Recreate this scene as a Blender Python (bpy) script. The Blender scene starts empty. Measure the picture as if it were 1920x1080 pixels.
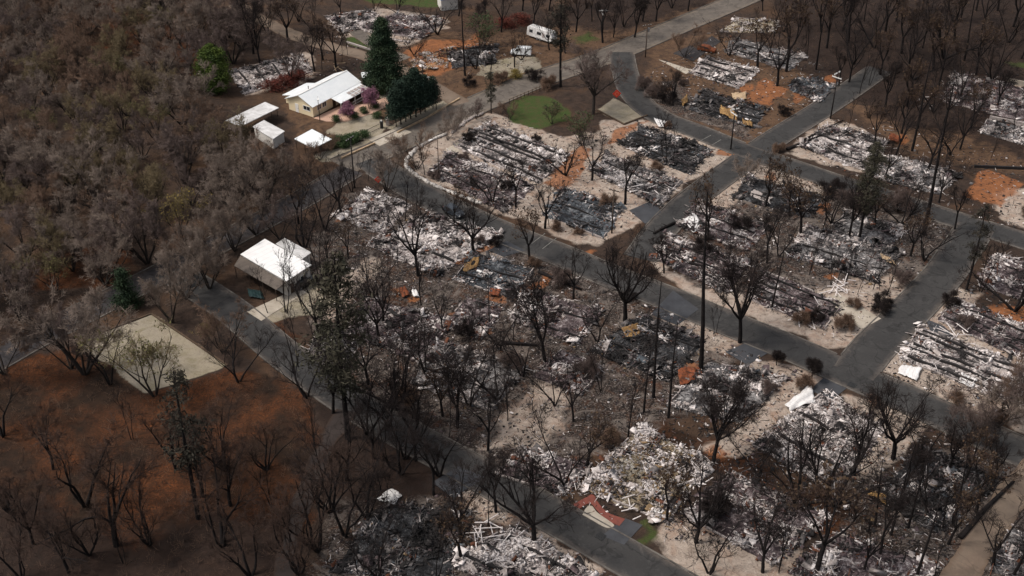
import bpy, math, random
import numpy as np
from mathutils import Vector

# ---------------------------------------------------------------- camera, world, sun, exposure
TH, F, H = math.radians(34.0), 2200.0, 115.0      # pitch below the horizon, focal length in 1920-px pixels, height
CT, ST = math.cos(TH), math.sin(TH)
sc = bpy.context.scene
COL = sc.collection
cam = bpy.data.cameras.new('camera'); co = bpy.data.objects.new('camera', cam); COL.objects.link(co)
cam.sensor_width = 36.0; cam.lens = F / 1920 * 36.0
cam.clip_start = 1.0; cam.clip_end = 6000.0
co.location = (0, 0, H); co.rotation_euler = (math.pi / 2 - TH, 0, 0)
sc.camera = co
w = bpy.data.worlds.new('World'); sc.world = w; w.use_nodes = True
nt = w.node_tree; bg = nt.nodes['Background']
sky = nt.nodes.new('ShaderNodeTexSky'); sky.sky_type = 'NISHITA'; sky.sun_disc = False
SUN_EL, SUN_AZ = math.radians(57), math.radians(-95)   # azimuth measured from +Y towards +X
sky.sun_elevation = SUN_EL; sky.sun_rotation = SUN_AZ
sky.air_density = 1.0; sky.dust_density = 5.0; sky.ozone_density = 1.0
hs = nt.nodes.new('ShaderNodeHueSaturation'); hs.inputs['Saturation'].default_value = 0.35      # thin overcast: a paler sky
nt.links.new(sky.outputs[0], hs.inputs['Color']); nt.links.new(hs.outputs[0], bg.inputs[0]); bg.inputs[1].default_value = 0.10
sl = bpy.data.lights.new('sun', 'SUN'); sl.energy = 1.5; sl.angle = math.radians(10); sl.color = (1.0, 0.92, 0.82)
so = bpy.data.objects.new('sun', sl); COL.objects.link(so)
sd = Vector((math.sin(SUN_AZ) * math.cos(SUN_EL), math.cos(SUN_AZ) * math.cos(SUN_EL), math.sin(SUN_EL)))
so.rotation_euler = (-sd).to_track_quat('-Z', 'Y').to_euler()
sc.view_settings.view_transform = 'Standard'; sc.view_settings.look = 'None'
sc.view_settings.exposure = 0.58; sc.view_settings.gamma = 1.0

rng = np.random.default_rng(11)
random.seed(5)

# ---------------------------------------------------------------- picture -> ground
def P(px, py, h=0.0):
    a, b = (px - 960) / F, (540 - py) / F
    dx, dy, dz = a, CT + b * ST, -ST + b * CT
    t = (h - H) / dz
    return np.array((dx * t, dy * t, h))
def hgt(bx, by, ty):
    """height above the ground of what stands at picture point (bx, by) and reaches up to row ty"""
    Y = P(bx, by)[1]; k = (540 - ty) / F
    return H + Y * (k * CT - ST) / (CT + k * ST)
def pxm(py):
    return CT * (py + 944.0) / H

# ---------------------------------------------------------------- materials
MATS = {}
def N(nt, t, **kw):
    n = nt.nodes.new(t)
    for k, v in kw.items(): setattr(n, k, v)
    return n
def noise(nt, vec, scale, detail=4.0, rough=0.6, dist=0.0):
    n = N(nt, 'ShaderNodeTexNoise'); n.inputs['Scale'].default_value = scale; n.inputs['Detail'].default_value = detail
    n.inputs['Roughness'].default_value = rough; n.inputs['Distortion'].default_value = dist
    nt.links.new(vec, n.inputs['Vector']); return n.outputs['Fac']
def mrange(nt, v, a, b, c=0.0, d=1.0):
    n = N(nt, 'ShaderNodeMapRange'); n.inputs[1].default_value = a; n.inputs[2].default_value = b
    n.inputs[3].default_value = c; n.inputs[4].default_value = d; nt.links.new(v, n.inputs[0]); return n.outputs[0]
def rgb(c): return (c[0], c[1], c[2], 1.0)
def mixc(nt, f, a, b):
    n = N(nt, 'ShaderNodeMix', data_type='RGBA')
    for s, v in ((6, a), (7, b)):
        if isinstance(v, (tuple, list)): n.inputs[s].default_value = rgb(v)
        else: nt.links.new(v, n.inputs[s])
    if isinstance(f, float): n.inputs[0].default_value = f
    else: nt.links.new(f, n.inputs[0])
    return n.outputs[2]
def math_(nt, op, a, b):
    n = N(nt, 'ShaderNodeMath', operation=op)
    for i, v in ((0, a), (1, b)):
        if isinstance(v, (int, float)): n.inputs[i].default_value = v
        else: nt.links.new(v, n.inputs[i])
    return n.outputs[0]
def newmat(name, rough=0.9, metal=0.0, spec=0.3):
    m = bpy.data.materials.new(name); m.use_nodes = True
    b = m.node_tree.nodes['Principled BSDF']
    b.inputs['Roughness'].default_value = rough; b.inputs['Metallic'].default_value = metal
    b.inputs['Specular IOR Level'].default_value = spec
    MATS[name] = m
    return m, m.node_tree, b
def bump(nt, b, v, strength=0.5, dist=0.1):
    n = N(nt, 'ShaderNodeBump'); n.inputs['Strength'].default_value = strength; n.inputs['Distance'].default_value = dist
    nt.links.new(v, n.inputs['Height']); nt.links.new(n.outputs[0], b.inputs['Normal'])
def simple(name, c1, c2=None, scale=1.5, rough=0.9, metal=0.0, lo=0.35, hi=0.65, spec=0.3, bmp=0.0):
    m, nt, b = newmat(name, rough, metal, spec)
    if c2 is None: c2 = tuple(x * 0.7 for x in c1)
    tc = N(nt, 'ShaderNodeTexCoord').outputs['Object']
    n = noise(nt, tc, scale, 5.0, 0.65)
    nt.links.new(mixc(nt, mrange(nt, n, lo, hi), c1, c2), b.inputs['Base Color'])
    if bmp: bump(nt, b, n, bmp, 0.1)
    return m

# wood, bark, twigs, foliage
simple('bark_burnt', (0.010, 0.009, 0.009), (0.022, 0.018, 0.018), 3.0, spec=0.1)
simple('twig_burnt', (0.018, 0.014, 0.014), (0.034, 0.026, 0.024), 1.0, spec=0.1)
simple('bark_live', (0.040, 0.031, 0.026), (0.018, 0.014, 0.012), 2.0)
simple('twig_grey', (0.225, 0.174, 0.142), (0.115, 0.087, 0.072), 0.35)
simple('twig_brown', (0.195, 0.122, 0.084), (0.095, 0.060, 0.043), 0.35)
simple('twig_olive', (0.195, 0.148, 0.082), (0.10, 0.076, 0.044), 0.35)
simple('twig_pale', (0.22, 0.175, 0.145), (0.13, 0.10, 0.084), 0.35)
simple('twig_mauve', (0.140, 0.100, 0.088), (0.070, 0.051, 0.045), 0.35)
simple('twig_dark', (0.075, 0.048, 0.038), (0.036, 0.024, 0.02), 0.5, spec=0.1)
simple('leaf_scorched', (0.075, 0.045, 0.025), (0.035, 0.024, 0.016), 0.5)
simple('bud_olive', (0.14, 0.13, 0.045), (0.08, 0.075, 0.03), 0.8)
simple('bud_yellow', (0.26, 0.19, 0.045), (0.14, 0.11, 0.035), 0.8)
simple('needle_burnt', (0.042, 0.034, 0.024), (0.020, 0.020, 0.015), 0.5)
simple('needle_brown', (0.060, 0.052, 0.034), (0.030, 0.030, 0.020), 0.4)
simple('leaf_cedar', (0.016, 0.034, 0.018), (0.032, 0.050, 0.022), 0.5)
simple('leaf_row', (0.012, 0.028, 0.020), (0.024, 0.040, 0.025), 0.5)
simple('leaf_bright', (0.10, 0.135, 0.022), (0.030, 0.055, 0.013), 0.35)
simple('leaf_green', (0.05, 0.085, 0.03), (0.028, 0.05, 0.02), 0.6)
simple('leaf_red', (0.12, 0.028, 0.018), (0.06, 0.02, 0.014), 0.7)
simple('blossom', (0.30, 0.14, 0.20), (0.20, 0.09, 0.13), 0.8)
# built things
simple('asphalt_drive', (0.055, 0.057, 0.064), (0.040, 0.041, 0.046), 0.5)
simple('worn_paint', (0.22, 0.21, 0.195), (0.10, 0.095, 0.09), 1.2)
simple('concrete', (0.42, 0.37, 0.31), (0.30, 0.26, 0.21), 0.6)
simple('concrete_dark', (0.15, 0.135, 0.12), (0.06, 0.053, 0.048), 0.5)
simple('stone_white', (0.62, 0.58, 0.54), (0.2, 0.18, 0.17), 1.4)
simple('brick_red', (0.20, 0.058, 0.042), (0.13, 0.043, 0.034), 1.5)
simple('patio_pink', (0.50, 0.32, 0.24), (0.42, 0.27, 0.2), 0.6)
simple('timber_brown', (0.10, 0.065, 0.042), (0.05, 0.034, 0.024), 2.0)
simple('timber_pale', (0.46, 0.34, 0.22), (0.30, 0.21, 0.13), 1.0)
simple('pole_wood', (0.10, 0.072, 0.055), (0.05, 0.037, 0.03), 2.0)
simple('pole_char', (0.028, 0.023, 0.022), (0.015, 0.013, 0.013), 2.0)
simple('cream_wall', (0.80, 0.68, 0.46), (0.74, 0.62, 0.42), 0.3, 0.8)
simple('white_wall', (0.66, 0.63, 0.59), (0.54, 0.51, 0.47), 0.4, 0.8)
simple('white_trim', (0.8, 0.79, 0.76), (0.72, 0.7, 0.67), 0.6, 0.6)
simple('glass_dark', (0.02, 0.022, 0.026), (0.03, 0.032, 0.036), 0.6, 0.12, 0.0, spec=0.6)
simple('black_paint', (0.014, 0.015, 0.017), (0.02, 0.02, 0.022), 1.0, 0.22, spec=0.6)
simple('blue_black_paint', (0.03, 0.036, 0.045), (0.022, 0.026, 0.032), 1.0, 0.18, spec=0.7)
simple('white_paint', (0.80, 0.82, 0.84), (0.74, 0.76, 0.78), 0.7, 0.25, spec=0.5)
simple('sooty_white', (0.74, 0.73, 0.72), (0.36, 0.34, 0.33), 0.9, 0.5)
simple('tyre', (0.015, 0.015, 0.015), (0.02, 0.02, 0.02), 3.0)
simple('rim_metal', (0.35, 0.35, 0.36), (0.25, 0.25, 0.26), 3.0, 0.4, 0.6)
simple('red_light', (0.4, 0.02, 0.015), (0.3, 0.02, 0.015), 3.0, 0.3)
simple('lamp_white', (0.75, 0.74, 0.72), (0.6, 0.59, 0.57), 3.0, 0.4)
simple('sign_orange', (0.92, 0.055, 0.03), (0.86, 0.05, 0.025), 2.0, 0.5)
simple('sign_light', (0.9, 0.25, 0.14), (0.85, 0.2, 0.11), 2.0, 0.5)
simple('iron_black', (0.02, 0.02, 0.021), (0.03, 0.03, 0.03), 2.0, 0.5)
simple('rust_sheet', (0.23, 0.062, 0.022), (0.06, 0.024, 0.014), 2.2, 0.85)
simple('yellow_sheet', (0.34, 0.205, 0.075), (0.10, 0.05, 0.025), 2.0, 0.8)
simple('pool_teal', (0.02, 0.05, 0.05), (0.015, 0.032, 0.034), 1.0, 0.5)
simple('blue_tarp', (0.05, 0.12, 0.3), (0.3, 0.4, 0.55), 0.5, 0.6)
# rubble pieces
simple('rubble_white', (0.78, 0.72, 0.70), (0.55, 0.50, 0.485), 2.5)
simple('rubble_pale', (0.44, 0.385, 0.365), (0.26, 0.225, 0.21), 2.5)
simple('rubble_grey', (0.15, 0.135, 0.132), (0.08, 0.072, 0.072), 2.5)
simple('rubble_black', (0.013, 0.012, 0.012), (0.028, 0.024, 0.024), 2.5)
simple('rubble_rust', (0.15, 0.055, 0.028), (0.08, 0.034, 0.022), 2.5)
simple('rubble_mauve', (0.13, 0.095, 0.098), (0.07, 0.05, 0.053), 2.5)
simple('rubble_ochre', (0.28, 0.19, 0.10), (0.16, 0.105, 0.06), 2.5)
simple('rubble_blue', (0.125, 0.145, 0.165), (0.06, 0.068, 0.078), 2.5)

def metal_roof(name, c1, c2, seam=0.6, rough=0.45, axis=0):
    m, nt, b = newmat(name, rough, 0.0, 0.4)
    uv = N(nt, 'ShaderNodeUVMap').outputs[0]
    tc = N(nt, 'ShaderNodeTexCoord').outputs['Object']
    sep = N(nt, 'ShaderNodeSeparateXYZ'); nt.links.new(uv, sep.inputs[0])
    fr = math_(nt, 'FRACT', math_(nt, 'DIVIDE', sep.outputs[axis], seam), 0)
    line = math_(nt, 'LESS_THAN', fr, 0.12)
    n = noise(nt, tc, 0.5, 6, 0.7, 0.6)
    col = mixc(nt, mrange(nt, n, 0.35, 0.7), c1, c2)
    nt.links.new(mixc(nt, math_(nt, 'MULTIPLY', line, 0.22), col, tuple(x * 0.6 for x in c2)), b.inputs['Base Color'])
    bump(nt, b, line, 0.5, 0.05)
    return m
metal_roof('roof_white', (0.80, 0.79, 0.785), (0.70, 0.69, 0.685), 1.2, 0.5)
metal_roof('roof_bluewhite', (0.78, 0.80, 0.81), (0.68, 0.71, 0.73), 0.45, 0.4)
metal_roof('roof_patchy', (0.66, 0.65, 0.65), (0.36, 0.35, 0.34), 0.7, 0.6)
metal_roof('roof_brown', (0.13, 0.105, 0.088), (0.06, 0.048, 0.04), 0.5, 0.8)
metal_roof('sheet_white', (0.78, 0.76, 0.75), (0.56, 0.54, 0.53), 0.3, 0.5)

def ash_mat(name, cols, sc_=1.6, thr=(0.44, 0.52, 0.62)):
    """burnt-out floor: cols = (dark, mid, light, accent)"""
    m, nt, b = newmat(name, 0.95, 0, 0.15)
    tc = N(nt, 'ShaderNodeTexCoord').outputs['Object']
    n1 = noise(nt, tc, sc_, 7, 0.75, 0.8); n2 = noise(nt, tc, 0.35, 4, 0.6, 0.5); n3 = noise(nt, tc, sc_ * 3.1, 4, 0.7)
    v = math_(nt, 'ADD', math_(nt, 'MULTIPLY', n1, 0.62), math_(nt, 'MULTIPLY', n2, 0.38))
    c = mixc(nt, mrange(nt, v, thr[0], thr[1]), cols[0], cols[1])
    c = mixc(nt, mrange(nt, v, thr[1], thr[2]), c, cols[2])
    n4 = noise(nt, tc, 0.55, 5, 0.7, 1.0)
    c = mixc(nt, mrange(nt, n4, 0.60, 0.68, 0, 0.75), c, cols[3])
    c = mixc(nt, mrange(nt, n3, 0.56, 0.66, 0, 0.85), c, tuple(x * 0.35 for x in cols[0]))
    nt.links.new(c, b.inputs['Base Color']); bump(nt, b, n1, 0.9, 0.35)
    return m
PAL = {
    # name: (ash colours, rubble weights: white pale grey black rust mauve ochre blue)
    'white':  (((0.05, 0.045, 0.045), (0.40, 0.35, 0.335), (0.76, 0.69, 0.66), (0.16, 0.11, 0.10)), (0.33, 0.20, 0.11, 0.28, 0.03, 0.05, 0.0, 0)),
    'grey':   (((0.03, 0.028, 0.03), (0.16, 0.15, 0.15), (0.42, 0.40, 0.39), (0.20, 0.15, 0.12)), (0.22, 0.20, 0.22, 0.28, 0.02, 0.05, 0, 0.01)),
    'mauve':  (((0.032, 0.024, 0.026), (0.13, 0.10, 0.102), (0.43, 0.39, 0.385), (0.09, 0.055, 0.05)), (0.22, 0.18, 0.10, 0.25, 0.05, 0.20, 0, 0)),
    'char':   (((0.012, 0.012, 0.013), (0.040, 0.040, 0.043), (0.15, 0.148, 0.152), (0.07, 0.052, 0.045)), (0.06, 0.09, 0.24, 0.52, 0.02, 0.03, 0.01, 0.03)),
    'blue':   (((0.022, 0.024, 0.028), (0.075, 0.082, 0.092), (0.27, 0.275, 0.285), (0.11, 0.075, 0.075)), (0.12, 0.14, 0.20, 0.26, 0.03, 0.05, 0, 0.20)),
    'ochre':  (((0.05, 0.038, 0.03), (0.28, 0.225, 0.155), (0.60, 0.56, 0.50), (0.30, 0.18, 0.07)), (0.36, 0.20, 0.10, 0.20, 0.03, 0.03, 0.08, 0)),
    'orange': (((0.12, 0.05, 0.025), (0.33, 0.14, 0.06), (0.5, 0.33, 0.2), (0.36, 0.15, 0.06)), (0.14, 0.28, 0.04, 0.08, 0.22, 0.02, 0.22, 0)),
}
RUB = ['rubble_white', 'rubble_pale', 'rubble_grey', 'rubble_black', 'rubble_rust', 'rubble_mauve', 'rubble_ochre', 'rubble_blue']
for k_, (cols_, _) in PAL.items(): ash_mat('ash_' + k_, cols_)

def asphalt(name, c1, c2, dust):
    m, nt, b = newmat(name, 0.95, 0, 0.1)
    tc = N(nt, 'ShaderNodeTexCoord').outputs['Object']
    n1 = noise(nt, tc, 0.12, 5, 0.6, 0.4); n2 = noise(nt, tc, 3.0, 5, 0.7); n3 = noise(nt, tc, 0.5, 6, 0.75, 1.5)
    c = mixc(nt, mrange(nt, n1, 0.35, 0.65), c1, c2)
    c = mixc(nt, mrange(nt, n3, 0.52, 0.70, 0, 0.6), c, tuple(x * 1.45 for x in c2))
    n5 = noise(nt, tc, 0.22, 5, 0.7, 2.0); c = mixc(nt, mrange(nt, n5, 0.54, 0.60, 0, 0.55), c, tuple(x * 0.62 for x in c1))
    c = mixc(nt, mrange(nt, n2, 0.3, 0.8, 0, 0.35), c, tuple(x * 0.55 for x in c1))
    vo = N(nt, 'ShaderNodeTexVoronoi', feature='DISTANCE_TO_EDGE'); vo.inputs['Scale'].default_value = 0.16
    wr = N(nt, 'ShaderNodeVectorMath', operation='ADD'); nz = N(nt, 'ShaderNodeTexNoise'); nz.inputs['Scale'].default_value = 0.4
    nt.links.new(tc, nz.inputs['Vector']); sv = N(nt, 'ShaderNodeVectorMath', operation='SCALE'); sv.inputs[3].default_value = 3.0
    nt.links.new(nz.outputs['Color'], sv.inputs[0]); nt.links.new(tc, wr.inputs[0]); nt.links.new(sv.outputs[0], wr.inputs[1])
    nt.links.new(wr.outputs[0], vo.inputs['Vector'])
    c = mixc(nt, mrange(nt, vo.outputs['Distance'], 0.0, 0.02, 0.55, 0.0), c, tuple(x * 0.45 for x in c1))
    at = N(nt, 'ShaderNodeAttribute', attribute_name='edge')
    e = math_(nt, 'ADD', at.outputs['Fac'], math_(nt, 'MULTIPLY', math_(nt, 'SUBTRACT', n3, 0.5), 0.9))
    c = mixc(nt, mrange(nt, e, 0.70, 1.15, 0, 0.8), c, dust)
    nt.links.new(c, b.inputs['Base Color']); bump(nt, b, n2, 0.15, 0.03)
asphalt('asphalt_dark', (0.041, 0.040, 0.040), (0.055, 0.053, 0.0525), (0.12, 0.10, 0.088))
asphalt('asphalt_dusty', (0.105, 0.091, 0.080), (0.16, 0.137, 0.118), (0.18, 0.14, 0.105))
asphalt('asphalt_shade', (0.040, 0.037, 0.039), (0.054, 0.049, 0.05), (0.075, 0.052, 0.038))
asphalt('dirt_dark', (0.050, 0.040, 0.037), (0.035, 0.028, 0.026), (0.045, 0.025, 0.016))
asphalt('dirt_lane', (0.20, 0.155, 0.12), (0.15, 0.11, 0.085), (0.12, 0.08, 0.055))

# ---------------------------------------------------------------- mesh helpers
class MB:
    """collects boxes, prisms, tubes into ONE mesh"""
    def __init__(s): s.v = []; s.f = []; s.mi = []; s.uv = {}
    def add(s, verts, faces, m=0):
        o = len(s.v); s.v += [tuple(map(float, p)) for p in verts]
        for f in faces: s.f.append(tuple(i + o for i in f)); s.mi.append(m)
    def box(s, c, hx, hy, hz, ax=None, m=0):
        c = np.array(c, float)
        if ax is None: ax = np.eye(3)
        ax = np.array(ax, float)
        vs = [c + ax[0] * hx * i + ax[1] * hy * j + ax[2] * hz * k for k in (-1, 1) for j in (-1, 1) for i in (-1, 1)]
        s.add(vs, [(0, 2, 3, 1), (4, 5, 7, 6), (0, 1, 5, 4), (2, 6, 7, 3), (0, 4, 6, 2), (1, 3, 7, 5)], m)
    def beam(s, a, b, wd, ht, m=0):
        a, b = np.array(a, float), np.array(b, float); d = b - a; L = np.linalg.norm(d); d = d / L
        up = np.array((0, 0, 1.0)) if abs(d[2]) < 0.95 else np.array((1.0, 0, 0))
        q = np.cross(up, d); q /= np.linalg.norm(q); r = np.cross(d, q)
        s.box((a + b) / 2, L / 2, wd / 2, ht / 2, (d, q, r), m)
    def prism(s, poly, z0, z1, m=0):
        """vertical prism over a polygon (list of xy); z0/z1 numbers or per-vertex lists"""
        n = len(poly); z0 = [z0] * n if np.isscalar(z0) else list(z0); z1 = [z1] * n if np.isscalar(z1) else list(z1)
        area = sum(poly[i][0] * poly[(i + 1) % n][1] - poly[(i + 1) % n][0] * poly[i][1] for i in range(n))
        if area < 0: poly = list(poly)[::-1]; z0 = z0[::-1]; z1 = z1[::-1]
        vs = [(p[0], p[1], z) for p, z in zip(poly, z0)] + [(p[0], p[1], z) for p, z in zip(poly, z1)]
        fs = [tuple(range(n - 1, -1, -1)), tuple(range(n, 2 * n))] + [(i, (i + 1) % n, n + (i + 1) % n, n + i) for i in range(n)]
        s.add(vs, fs, m)
    def tube(s, pts, rad, k=8, m=0, cap=True):
        pts = [np.array(p, float) for p in pts]; n = len(pts); rings = []
        for i, p in enumerate(pts):
            d = pts[min(i + 1, n - 1)] - pts[max(i - 1, 0)]; d /= np.linalg.norm(d)
            up = np.array((0, 0, 1.0)) if abs(d[2]) < 0.9 else np.array((1.0, 0, 0))
            q = np.cross(up, d); q /= np.linalg.norm(q); r = np.cross(d, q)
            rr = rad if np.isscalar(rad) else rad[i]
            rings.append([p + rr * (math.cos(2 * math.pi * j / k) * q + math.sin(2 * math.pi * j / k) * r) for j in range(k)])
        vs = [v for ring in rings for v in ring]
        fs = [(i * k + j, i * k + (j + 1) % k, (i + 1) * k + (j + 1) % k, (i + 1) * k + j) for i in range(n - 1) for j in range(k)]
        if cap: fs += [tuple(range(k - 1, -1, -1)), tuple((n - 1) * k + j for j in range(k))]
        s.add(vs, fs, m)
    def extrude(s, prof, o, u, wv, hw, m=0):
        """profile [(along u, z)] extruded to both sides along unit vector wv by hw"""
        o = np.array(o, float); n = len(prof)
        vs = [o + u * a + np.array((0, 0, z)) + wv * sgn * (hw if np.isscalar(hw) else hw[i]) for sgn in (-1, 1) for i, (a, z) in enumerate(prof)]
        fs = [tuple(range(n)), tuple(range(2 * n - 1, n - 1, -1))] + [(i, n + i, n + (i + 1) % n, (i + 1) % n) for i in range(n)]
        s.add(vs, fs, m)
    def build(s, name, mats, parent=None, smooth=False, org=None):
        me = bpy.data.meshes.new(name)
        v = np.array(s.v); 
        if org is not None: v = v - np.array(org)
        me.from_pydata(v.tolist(), [], s.f); me.update()
        for mm in ([mats] if isinstance(mats, str) else mats): me.materials.append(MATS[mm])
        me.polygons.foreach_set('material_index', s.mi)
        if smooth: me.polygons.foreach_set('use_smooth', [True] * len(s.f))
        import bmesh
        bm = bmesh.new(); bm.from_mesh(me); bmesh.ops.recalc_face_normals(bm, faces=bm.faces); bm.to_mesh(me); bm.free()
        return link(name, me, parent)
def link(name, me, parent=None, loc=None):
    o = bpy.data.objects.new(name, me); COL.objects.link(o)
    if parent is not None: o.parent = parent
    if loc is not None: o.location = loc
    return o
def planar_uv(me, u, v):
    """uv in metres along two directions"""
    uvl = me.uv_layers.new(name='UVMap'); co_ = np.zeros(len(me.vertices) * 3); me.vertices.foreach_get('co', co_); co_ = co_.reshape(-1, 3)
    li = np.zeros(len(me.loops), int); me.loops.foreach_get('vertex_index', li); c = co_[li]
    uvl.data.foreach_set('uv', np.stack([c @ u, c @ v], 1).ravel())
def np_mesh(name, V, polys, mats, mi=None, smooth=False):
    """V (n,3); polys: (m,4) or (m,3) array"""
    me = bpy.data.meshes.new(name); polys = np.asarray(polys); m, k = polys.shape
    me.vertices.add(len(V)); me.vertices.foreach_set('co', np.asarray(V, np.float32).ravel())
    me.loops.add(m * k); me.loops.foreach_set('vertex_index', polys.astype(np.int32).ravel())
    me.polygons.add(m); me.polygons.foreach_set('loop_start', np.arange(0, m * k, k, dtype=np.int32))
    me.polygons.foreach_set('loop_total', np.full(m, k, np.int32))
    for mm in mats: me.materials.append(MATS[mm])
    if mi is not None: me.polygons.foreach_set('material_index', np.asarray(mi, np.int32))
    if smooth: me.polygons.foreach_set('use_smooth', np.ones(m, bool))
    me.update(); me.validate()
    return me
def tag(o, label, cat, group=None):
    o['label'] = label; o['category'] = cat
    if group: o['group'] = group
    return o
def empty(name, loc=(0, 0, 0), rz=0.0, label=None, cat=None, group=None):
    o = bpy.data.objects.new(name, None); COL.objects.link(o); o.location = tuple(loc); o.rotation_euler = (0, 0, rz)
    o.empty_display_size = 0.3
    if label: tag(o, label, cat, group)
    return o
def struct(o): o['kind'] = 'structure'; return o
def unit(v): v = np.array(v, float); return v / np.linalg.norm(v)

BOXV = np.array([[i, j, k] for k in (-1, 1) for j in (-1, 1) for i in (-1, 1)], float)
BOXF = np.array([(0, 2, 3, 1), (4, 5, 7, 6), (0, 1, 5, 4), (2, 6, 7, 3), (0, 4, 6, 2), (1, 3, 7, 5)])
def boxes(C, S, yaw, pitch, roll):
    """n boxes at once: centres, half sizes, three angles -> verts, faces"""
    n = len(C); cy, sy, cp, sp, cr, sr = np.cos(yaw), np.sin(yaw), np.cos(pitch), np.sin(pitch), np.cos(roll), np.sin(roll)
    R = np.zeros((n, 3, 3))
    R[:, 0, 0] = cy * cp; R[:, 0, 1] = cy * sp * sr - sy * cr; R[:, 0, 2] = cy * sp * cr + sy * sr
    R[:, 1, 0] = sy * cp; R[:, 1, 1] = sy * sp * sr + cy * cr; R[:, 1, 2] = sy * sp * cr - cy * sr
    R[:, 2, 0] = -sp; R[:, 2, 1] = cp * sr; R[:, 2, 2] = cp * cr
    L = BOXV[None] * S[:, None, :] * (1 + rng.uniform(-0.25, 0.25, (n, 8, 3)))
    V = np.einsum('nij,nkj->nki', R, L) + C[:, None, :]
    Fc = BOXF[None] + (np.arange(n) * 8)[:, None, None]
    return V.reshape(-1, 3), Fc.reshape(-1, 4)

# smooth 2-D value noise for outlines and heights
def vnoise(x, y, seed=0):
    def hsh(ix, iy):
        h = (ix.astype(np.int64) * 374761393 + iy.astype(np.int64) * 668265263 + seed * 974634777) & 0xffffffff
        h = ((h ^ (h >> 13)) * 1274126177) & 0xffffffff
        return ((h ^ (h >> 16)) & 0xffff) / 65535.0
    ix, iy = np.floor(x), np.floor(y); fx, fy = x - ix, y - iy
    fx = fx * fx * (3 - 2 * fx); fy = fy * fy * (3 - 2 * fy)
    a, b, c, d = hsh(ix, iy), hsh(ix + 1, iy), hsh(ix, iy + 1), hsh(ix + 1, iy + 1)
    return (a * (1 - fx) + b * fx) * (1 - fy) + (c * (1 - fx) + d * fx) * fy
def fbm(x, y, seed=0, o=4):
    s = 0; a = 0.5; t = 0
    for i in range(o): s = s + a * vnoise(x * 2 ** i, y * 2 ** i, seed + i); t += a; a *= 0.5
    return s / t

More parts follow.
